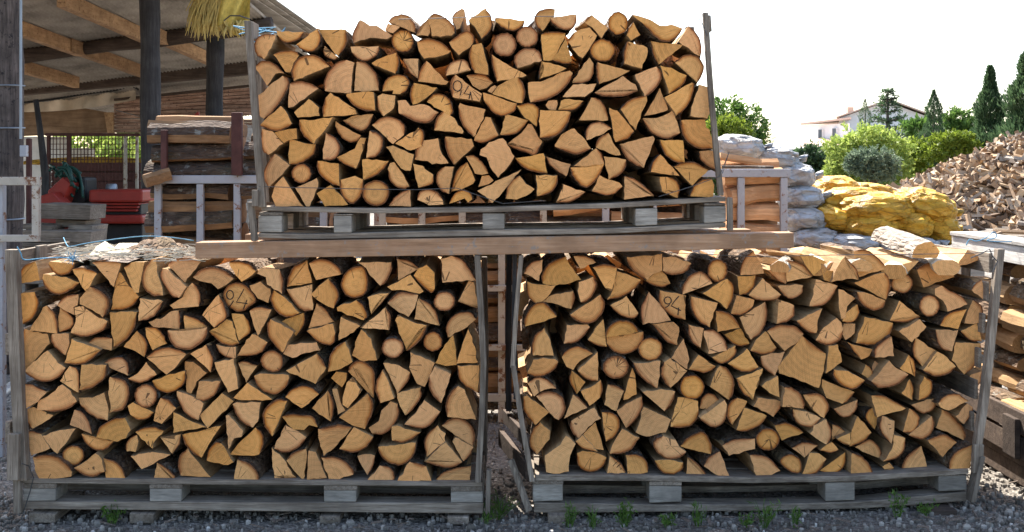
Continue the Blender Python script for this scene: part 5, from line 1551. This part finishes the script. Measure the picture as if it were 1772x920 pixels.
o = board('red_bracket', [(324, 214), (341, 193), (344, 193), (344, 214), (340, 214), (340, 200), (328, 214)], 8.0, 0, .04, 'red', None, .002); tag(o, 'orange red angle bracket showing above the rack logs', 'bracket')
xx = P(334, 0, 8.0).x; stand(xx-.3, xx+.6, 7.8, 8.6, P(0, 215, 8.0).z, 'tall pallet pile in the shed behind the rack')
# ---------------------------------------------------------------- trees, bushes
def leafquad(mb, p, d, u, l, w):
    mb.add([p-u*w*.5, p+d*l*.5-u*w*.1, p+d*l, p+d*l*.45+u*w*.5], [(0, 1, 2, 3)])
def rv():
    while True:
        v = Vector((R.uniform(-1, 1), R.uniform(-1, 1), R.uniform(-1, 1)))
        if .05 < v.length < 1: return v
def crown_tree(name, Y, lobes, leaf, n, ls, label, cat, trunk, group=None, up=.2, zlow=None):
    """lobes: (px, py, rx, ry) in photo pixels at depth Y"""
    k = (D0+Y)/F; x0 = sum(l[0] for l in lobes)/len(lobes) if trunk is None else trunk[0]
    base = P(x0, 300, Y); base.z = 0
    root = thing(name, tuple(base), label, cat, group)
    mb = MB(); tot = sum(l[2]*l[3] for l in lobes)
    for px, py, rx, ry in lobes:
        c = P(px, py, Y); rx *= k*.86; rz = ry*k*.88; ryy = max(rx*.85, rz*.6)
        c.y += R.uniform(-.3, .3)*ryy
        # clumps on the lobe, leaves in each clump
        m = max(6, int(n*(rx/k*rz/k)/tot/16))
        for _ in range(m):
            v = rv().normalized(); v *= R.uniform(.45, 1.0)**.6*(1+.55*noise.noise(v*2.2+Vector((px*.37, py*.21, 0))))*(R.uniform(1.08, 1.5) if R.random() < .2 else 1)
            cl = c+Vector((v.x*rx, v.y*ryy, v.z*rz)); cs = R.uniform(.10, .24)*min(rx, rz)+ls*.3
            for _ in range(16):
                q_ = rv(); p = cl+q_*cs
                if p.z < .05: p.z = R.uniform(.05, .4)
                d = (rv().normalized()+v*.8+Vector((0, 0, up))).normalized(); u = d.cross(rv()).normalized(); s = ls*R.uniform(.6, 1.3)
                leafquad(mb, p, d, u, s, s*.62)
    mb.build('crown', leaf, root, origin=tuple(base), fix=False)
    tb = MB(); tr = (trunk[1] if trunk else .15)
    top = P(x0, sum(l[1] for l in lobes)/len(lobes), Y)
    tb.tube([base, base.lerp(top, .5)+Vector((R.gauss(0, tr*.6), 0, 0)), top], [tr, tr*.75, tr*.4], 10)
    for px, py, rx, ry in lobes[:8]:
        e = P(px, py, Y); st = base.lerp(top, R.uniform(.35, .6)); tb.tube([st, st.lerp(e, .5)+Vector((0, R.gauss(0, .1), .1)), e], [tr*.5, tr*.35, tr*.12], 7)
    tb.build('trunk', 'trunk', root, origin=tuple(base), smooth=True); return root
def cypress(name, Y, cx, ytop, ybot, w, n, label, leaf='leafC', group=None, rag=.26, ls=None, full=1.55):
    k = (D0+Y)/F; base = P(cx, 300, Y); base.z = 0; top = P(cx, ytop, Y); hgt = top.z; rw = w*k/2*1.35
    root = thing(name, tuple(base), label, 'cypress tree' if rag < .4 else 'conifer', group); mb = MB(); ls = ls or rw*.26
    for i in range(n):
        t = R.random()**1.15; prof = (min(1, (1-t)*full)**.8)*(.82+.18*math.sin(t*23+cx))
        a = R.uniform(0, 2*math.pi); rr_ = rw*prof*R.uniform(.45, 1.0)**.5*(1+R.gauss(0, rag*.5)+.42*noise.noise(Vector((math.cos(a)*2, math.sin(a)*2, t*9+cx))))
        p = Vector((base.x+rr_*math.cos(a), Y+rr_*math.sin(a), .15+t*hgt*.985))
        d = Vector((math.cos(a)*.55, math.sin(a)*.55, 1.0)).normalized()+rv()*.35; d.normalize(); u = d.cross(rv()).normalized()
        s = ls*R.uniform(.6, 1.35)*(.55+.45*prof); leafquad(mb, p, d, u, s, s*.42)
    mb.build('crown', leaf, root, origin=tuple(base), fix=False)
    tb = MB(); tb.tube([base, base+Vector((0, 0, hgt*.9))], [rw*.16, .03], 8); tb.build('trunk', 'trunk', root, origin=tuple(base), smooth=True)
    return root
def fir(name, Y, cx, ytop, ybot, w, label):
    k = (D0+Y)/F; base = P(cx, 300, Y); base.z = 0; hgt = P(cx, ytop, Y).z; zb = P(cx, ybot, Y).z; rw = w*k/2
    root = thing(name, tuple(base), label, 'fir tree'); mb = MB(); tb = MB()
    tb.tube([base, base+Vector((0, 0, hgt*.97))], [.2, .03], 8)
    z = zb
    while z < hgt*.985:
        t = (z-zb)/(hgt-zb); nb = R.randint(5, 8); a0 = R.uniform(0, 6)
        for j in range(nb):
            a = a0+j*2*math.pi/nb+R.gauss(0, .2); L_ = rw*(1-t)**.85*R.uniform(.6, 1.12)+.12; o_ = base+Vector((0, 0, z))
            e = o_+Vector((math.cos(a)*L_, math.sin(a)*L_, L_*R.uniform(.05, .32)))
            tb.tube([o_, o_.lerp(e, .6)-Vector((0, 0, .04)), e], [.035, .025, .01], 5)
            for s in range(int(16+34*(1-t))):
                u_ = R.random(); p = o_.lerp(e, u_)+rv()*.16*(1.15-u_*.6); d = ((e-o_).normalized()*.7+rv()*.8); d.normalize(); leafquad(mb, p, d, d.cross(rv()).normalized(), R.uniform(.14, .3), .12)
        z += R.uniform(.34, .6)*(1.15-t*.6)
    mb.build('crown', 'leafC', root, origin=tuple(base), fix=False); tb.build('trunk', 'trunk', root, origin=tuple(base), smooth=True)
T = 'trees beyond the yard'
crown_tree('leafy_tree', 34, [(1255, 205, 50, 34), (1290, 225, 36, 34), (1240, 240, 60, 40), (1312, 262, 24, 34), (1270, 275, 55, 40), (1215, 230, 40, 40), (1225, 320, 60, 30), (1300, 320, 40, 30)], 'leafB', 15000, .21, 'round sunlit green tree just right of the upper stack', 'tree', (1255, .22), T)
crown_tree('leafy_tree', 33, [(1262, 222, 38, 22), (1282, 245, 30, 22), (1250, 262, 34, 24)], 'leafE', 5000, .19, 'yellow green sunlit foliage in front of the round green tree', 'tree', (1262, .15), T)
crown_tree('bush', 42, [(1400, 275, 32, 20), (1385, 290, 26, 22), (1425, 295, 26, 24), (1402, 310, 38, 18)], 'leafC', 7000, .22, 'dark green bush in front of the low tiled roof', 'bush', (1402, .2), T)
crown_tree('bush', 38, [(1500, 240, 42, 24), (1460, 262, 32, 26), (1535, 258, 34, 28), (1495, 280, 62, 30), (1450, 300, 28, 26), (1552, 290, 22, 30), (1500, 318, 60, 18)], 'leafA', 22000, .17, 'large bright yellow green bush before the white house', 'bush', (1500, .2), T)
crown_tree('olive_tree', 33, [(1508, 272, 36, 17), (1482, 284, 22, 18), (1535, 288, 24, 20), (1508, 296, 34, 14)], 'leafD', 9000, .14, 'grey green olive tree with a forked trunk before the bright bush', 'olive tree', (1510, .13), T)
crown_tree('bush', 40, [(1588, 262, 20, 22), (1575, 290, 20, 26), (1600, 300, 22, 20)], 'leafE', 4600, .18, 'yellow green bush between the bright bush and the tall cypress', 'bush', (1588, .15), T)
crown_tree('hedge', 39, [(1632, 243, 26, 11), (1660, 236, 22, 10), (1625, 262, 30, 18), (1670, 255, 24, 20)], 'leafE', 6000, .17, 'yellow flowering hedge behind the firewood heap', 'hedge', (1640, .15), T)
crown_tree('leafy_tree', 70, [(1662, 204, 22, 14), (1642, 215, 18, 14), (1680, 220, 22, 18), (1660, 232, 34, 22), (1640, 250, 40, 25)], 'leafB', 6000, .34, 'distant round pine between the cypresses', 'tree', (1662, .3), T)
crown_tree('leafy_tree', 46, [(1590, 225, 24, 20), (1610, 240, 20, 25), (1735, 262, 50, 30)], 'leafB', 2600, .36, 'dull green trees low behind the cypress and the heap', 'tree', (1600, .2), T)
cypress('cypress', 44, 1616, 160, 280, 36, 9000, 'tall narrow dark cypress standing right of the white house', 'leafC', T, full=2.3)
cypress('cypress', 43.5, 1600, 218, 285, 18, 3600, 'short thin cypress leaning close to the tall narrow one', 'leafC', T, full=3)
cypress('cypress', 60, 1497, 174, 260, 22, 5000, 'slim cypress in front of the house gable on its left side', 'leafC', T, full=3.4)
cypress('cypress', 55, 1562, 204, 260, 17, 3000, 'small cypress in front of the house gable on its right side', 'leafC', T, full=3.4)
cypress('cypress', 40, 1713, 119, 260, 58, 15000, 'tallest broad cypress rising above the firewood heap', 'leafC', T, .26)
cypress('conifer', 38, 1776, 95, 260, 76, 14000, 'ragged dark conifer cut by the right edge of the photo', 'leafC', T, .5)
fir('fir_tree', 50, 1536, 149, 262, 92, 'open branched fir tree in front of the white house gable')
# trees seen through the shed
crown_tree('leafy_tree', 24, [(150, 255, 60, 40), (215, 250, 50, 44), (110, 300, 50, 40), (190, 310, 90, 40)], 'leafA', 5000, .24, 'sunlit green trees seen through the open shed', 'tree', (170, .2), T)
crown_tree('leafy_tree', 27, [(235, 262, 30, 46), (260, 240, 40, 50)], 'leafB', 3000, .26, 'darker green tree seen through the shed beside the tarred pole', 'tree', (240, .2), T)

# ---------------------------------------------------------------- house
Yh = 78; hs = thing('house', (P(1510, 0, Yh).x, Yh+4, 0), 'white two storey house with a tiled gable roof beyond the trees', 'house')
kh = (D0+Yh)/F
def hp(px, py, dy=0): v = P(px, py, Yh); v.y += dy; return v
gb = [(1452, 204), (1535, 176), (1612, 204), (1612, 330), (1452, 330)]
A = [hp(x, y) for x, y in gb]
for v in A[3:]: v.z = 0
B = [v+Vector((3.0, 9, 0)) for v in A]
mb = MB(); mb.prism(A, B); mb.build('wall', 'wallw', hs)
def slab(name, p, q_, d, th, mat):
    mb = MB(); p, q_ = Vector(p), Vector(q_); d = Vector(d); u = Vector((0, 0, th)); mb.prism([p, q_, q_+d, p+d], [p+u, q_+u, q_+d+u, p+d+u]); return mb.build(name, mat, hs)
slab('roof', hp(1443, 204.5, -.6), hp(1535, 173.5, -.6), (3.35, 10.2, 0), .10, 'roof'); slab('roof', hp(1535, 173.5, -.6), hp(1622, 206, -.6), (3.35, 10.2, 0), .10, 'roof')
a, b_ = hp(1566, 216), hp(1612, 330); xboard('wall', (a.x, Yh-.35, 0), (b_.x+.3, Yh-.03, a.z-.02), 'wallp', hs)
# left wing, facing the sun
a, b_ = hp(1410, 214), hp(1462, 330); mb = MB()
mb.prism([Vector((a.x, Yh+3.0, 0)), Vector((b_.x, Yh-1.2, 0)), Vector((b_.x, Yh+8, 0)), Vector((a.x, Yh+8, 0))], [Vector((a.x, Yh+3.0, a.z)), Vector((b_.x, Yh-1.2, a.z)), Vector((b_.x, Yh+8, a.z)), Vector((a.x, Yh+8, a.z))]); mb.build('wall', 'wallw', hs)
mb = MB(); z = a.z+.01; ring = [(a.x-.4, Yh+2.6), (b_.x-.05, Yh-1.7), (b_.x+2.6, Yh+8.3), (a.x+2.3, Yh+8.3)]
mb.prism([Vector((x, y, z+(.28 if x > a.x else 0))) for x, y in ring], [Vector((x, y, z+.14+(.28 if x > a.x else 0))) for x, y in ring]); mb.build('roof', 'roof', hs)
for x0, x1, y0, y1 in ((1424, 1434, 222, 240), (1440, 1450, 221, 240)):
    t0 = (x0-1410)/52; yy = Yh+3.0-4.2*((x0+x1)/2-1410)/52
    f = xboard('window', (hp(x0, 0).x, yy-.30, hp(0, y1).z), (hp(x1, 0).x, yy-.12, hp(0, y0).z), 'wallw', hs); f.rotation_euler.z = math.atan2(-4.2, 52*kh)
    g_ = xboard('pane', (hp(x0+1, 0).x, yy-.34, hp(0, y1-1).z), (hp(x1-1, 0).x, yy-.31, hp(0, y0+1).z), 'glass', None); g_.parent = f; g_.matrix_parent_inverse = Matrix.Translation(-f.location)
# low front building with the tiled roof
a, b_ = hp(1372, 258), hp(1475, 330); xboard('wall', (a.x, Yh-4, 0), (b_.x, Yh+4, hp(0, 259).z), 'wallw', hs)
slab('roof', (hp(1366, 0).x, Yh-4.6, hp(0, 258.6).z), (hp(1480, 0).x, Yh-4.6, hp(0, 257.6).z), (0, 6.0, .75), .14, 'roof')
a = hp(1493, 181); xboard('chimney', (a.x-.2, Yh+3, a.z-1.6), (a.x+.25, Yh+3.5, a.z), 'wallp', hs)

# ---------------------------------------------------------------- ground, gravel, weeds
mb = MB(); n = 90; vs = []; fs = []
def gx(i): t = (i/n-.5)*2; return math.copysign(abs(t)**3.2*260+abs(t)*4, t)
for j in range(n+1):
    for i in range(n+1):
        x, y = gx(i), gx(j); near = math.exp(-(x*x+y*y)/60); vs.append((x, y, -.004+near*(.012*noise.noise(Vector((x*1.7, y*1.7, 0)))-.006)))
for j in range(n):
    for i in range(n): fs.append((j*(n+1)+i, j*(n+1)+i+1, (j+1)*(n+1)+i+1, (j+1)*(n+1)+i))
mb.add(vs, fs); g_ = mb.build('ground', 'ground', origin=(0, 0, 0), smooth=True); g_['kind'] = 'structure'
mb = MB()
def pebble(x, y, s):
    n_ = R.randint(5, 6); vs = []; a0 = R.uniform(0, 6); hh = s*R.uniform(.35, .7)
    top = [(x+math.cos(a0+i*2*math.pi/n_)*s*R.uniform(.7, 1.1), y+math.sin(a0+i*2*math.pi/n_)*s*R.uniform(.7, 1.1), R.uniform(.1, .35)*hh) for i in range(n_)]
    up = [(x+(q_[0]-x)*.6, y+(q_[1]-y)*.6, hh*R.uniform(.8, 1.1)) for q_ in top]; low = [(q_[0], q_[1], -.012) for q_ in top]
    m = len(vs); mb.add(low+top+up, [(i, (i+1) % n_, n_+(i+1) % n_, n_+i) for i in range(n_)]+[(n_+i, n_+(i+1) % n_, 2*n_+(i+1) % n_, 2*n_+i) for i in range(n_)]+[tuple(range(2*n_, 3*n_))])
for i in range(7000):
    r = R.random()
    if r < .55: x, y = R.uniform(-2.4, 2.5), R.uniform(-.5, .35)
    elif r < .75: x, y = R.uniform(-3.2, -1.95), R.uniform(-.4, 2.6)
    elif r < .9: x, y = R.uniform(1.85, 2.5), R.uniform(-.5, 1.6)
    else: x, y = R.uniform(-.3, .3), R.uniform(-.4, 2.2)
    pebble(x, y, R.choice((.004, .005, .006, .007, .009, .012)) if R.random() < .985 else R.uniform(.016, .024))
o = mb.build('gravel', 'pebble', origin=(0, 0, 0), fix=False); o['kind'] = 'stuff'; o['label'] = 'loose grey gravel around the pallets'
mb = MB()
for i in range(300):
    x, y = R.uniform(-2.4, 2.4), R.uniform(-.3, .25) if R.random() < .8 else R.uniform(.2, 1.4)
    a = R.uniform(0, 3.14); L_, w_ = R.uniform(.008, .035), R.uniform(.003, .009); d = Vector((math.cos(a), math.sin(a), R.gauss(0, .15)))*L_; u = Vector((-math.sin(a), math.cos(a), R.gauss(0, .2)))*w_; p = Vector((x, y, .008+R.random()*.006))
    mb.prism([p-d-u, p+d-u*.6, p+d*1.1+u, p-d*.9+u*.8], [q_+Vector((0, 0, .004)) for q_ in (p-d-u, p+d-u*.6, p+d*1.1+u, p-d*.9+u*.8)])
o = mb.build('wood_chips', 'chips', origin=(0, 0, 0)); o['kind'] = 'stuff'; o['label'] = 'bark scraps and splinters scattered over the gravel'
def weed(px, py, Y, h, nst, spread, broad, label):
    c = P(px, 900, Y); c.z = 0; rt = thing('weed', tuple(c), label, 'weed', 'weeds along the pallets'); st = MB(); lf = MB()
    for i in range(nst):
        a = R.uniform(0, 2*math.pi); L_ = h*R.uniform(.5, 1.0); e = c+Vector((math.cos(a)*spread*R.random(), math.sin(a)*spread*.6*R.random(), L_)); b0 = c+Vector((math.cos(a)*.012, math.sin(a)*.012, -.005))
        m_ = b0.lerp(e, .55)+Vector((R.gauss(0, .006), R.gauss(0, .006), .01)); st.tube([b0, m_, e], [.0016, .0013, .0008], 5)
        for k in range(9 if broad else 7):
            t = R.uniform(.15, 1); p = b0.lerp(e, t)+rv()*.004; d = (rv()+Vector((0, 0, .5))).normalized(); s = R.uniform(.012, .026) if broad else R.uniform(.02, .04)
            leafquad(lf, p, d, d.cross(rv()).normalized(), s, s*(.6 if broad else .22))
    st.build('stem', 'weed', rt, origin=tuple(c)); lf.build('foliage', 'weed', rt, origin=tuple(c), fix=False)
weed(196, 890, -.02, .085, 12, .07, True, 'small leafy weed growing before the second block of the lower left pallet')
weed(1080, 890, -.05, .11, 16, .06, True, 'bushy bright green weed below the lower right pallet, right of its first gap')
weed(985, 890, -.05, .09, 10, .05, False, 'thin grassy weed at the left end of the lower right pallet')
weed(1025, 890, -.06, .07, 8, .05, False, 'low grassy weed just left of the bushy green weed')
weed(1155, 895, -.05, .06, 8, .06, True, 'small weed right of the bushy green weed')
weed(1208, 890, -.04, .09, 9, .04, False, 'upright narrow weed between the second block and the pallet middle')
weed(1322, 890, -.06, .10, 14, .08, False, 'feathery weed under the middle of the lower right pallet')
weed(1375, 890, -.05, .08, 9, .05, False, 'feathery weed right of the middle of the lower right pallet')
weed(1552, 880, .06, .13, 8, .07, True, 'tall leggy weed before the third block of the lower right pallet')
weed(1600, 880, .10, .05, 8, .08, True, 'low weed beside the dark chock of the lower right pallet')
weed(860, 870, .05, .10, 16, .10, False, 'wispy grass tuft in the gap between the lower stacks')
weed(838, 890, -.02, .06, 5, .03, False, 'short grass tuft at the right foot of the lower left pallet')
weed(1290, 885, -.05, .06, 8, .06, True, 'yellowing small weed left of the feathery weed')
# ---------------------------------------------------------------- light, sky, camera
sc = bpy.context.scene
w = bpy.data.worlds.new('World'); sc.world = w; w.use_nodes = True; nt = w.node_tree
sky = nt.nodes.new('ShaderNodeTexSky'); sky.sky_type = 'NISHITA'; sky.sun_disc = False
EL, AZ = math.radians(SUN_EL), math.radians(SUN_AZ)     # azimuth from +Y towards +X
sky.sun_elevation = EL; sky.sun_rotation = AZ; sky.air_density = 1.0; sky.dust_density = 2.2; sky.ozone_density = .6
nt.links.new(sky.outputs[0], nt.nodes['Background'].inputs[0]); nt.nodes['Background'].inputs[1].default_value = SKY
ld = bpy.data.lights.new('sun', 'SUN'); ld.energy = SUN; ld.angle = math.radians(.5); ld.color = (1, .955, .88)
so = bpy.data.objects.new('sun', ld); C.objects.link(so)
dv = Vector((math.sin(AZ)*math.cos(EL), math.cos(AZ)*math.cos(EL), math.sin(EL))); so.rotation_euler = dv.to_track_quat('Z', 'Y').to_euler()
so.location = dv*30
cd = bpy.data.cameras.new('camera'); cd.sensor_width = 36; cd.lens = 36*F/1772; cd.shift_y = -170/1772; cd.clip_end = 1500
co = bpy.data.objects.new('camera', cd); co.location = (0, -D0, H); co.rotation_euler = (math.pi/2, 0, 0); C.objects.link(co); sc.camera = co
sc.view_settings.view_transform = 'Standard'; sc.view_settings.look = 'None'; sc.view_settings.gamma = 1; sc.view_settings.exposure = EXPO
sc.view_settings.use_curve_mapping = False
sc.cycles.max_bounces = 6; sc.cycles.diffuse_bounces = 4; sc.cycles.use_denoising = True
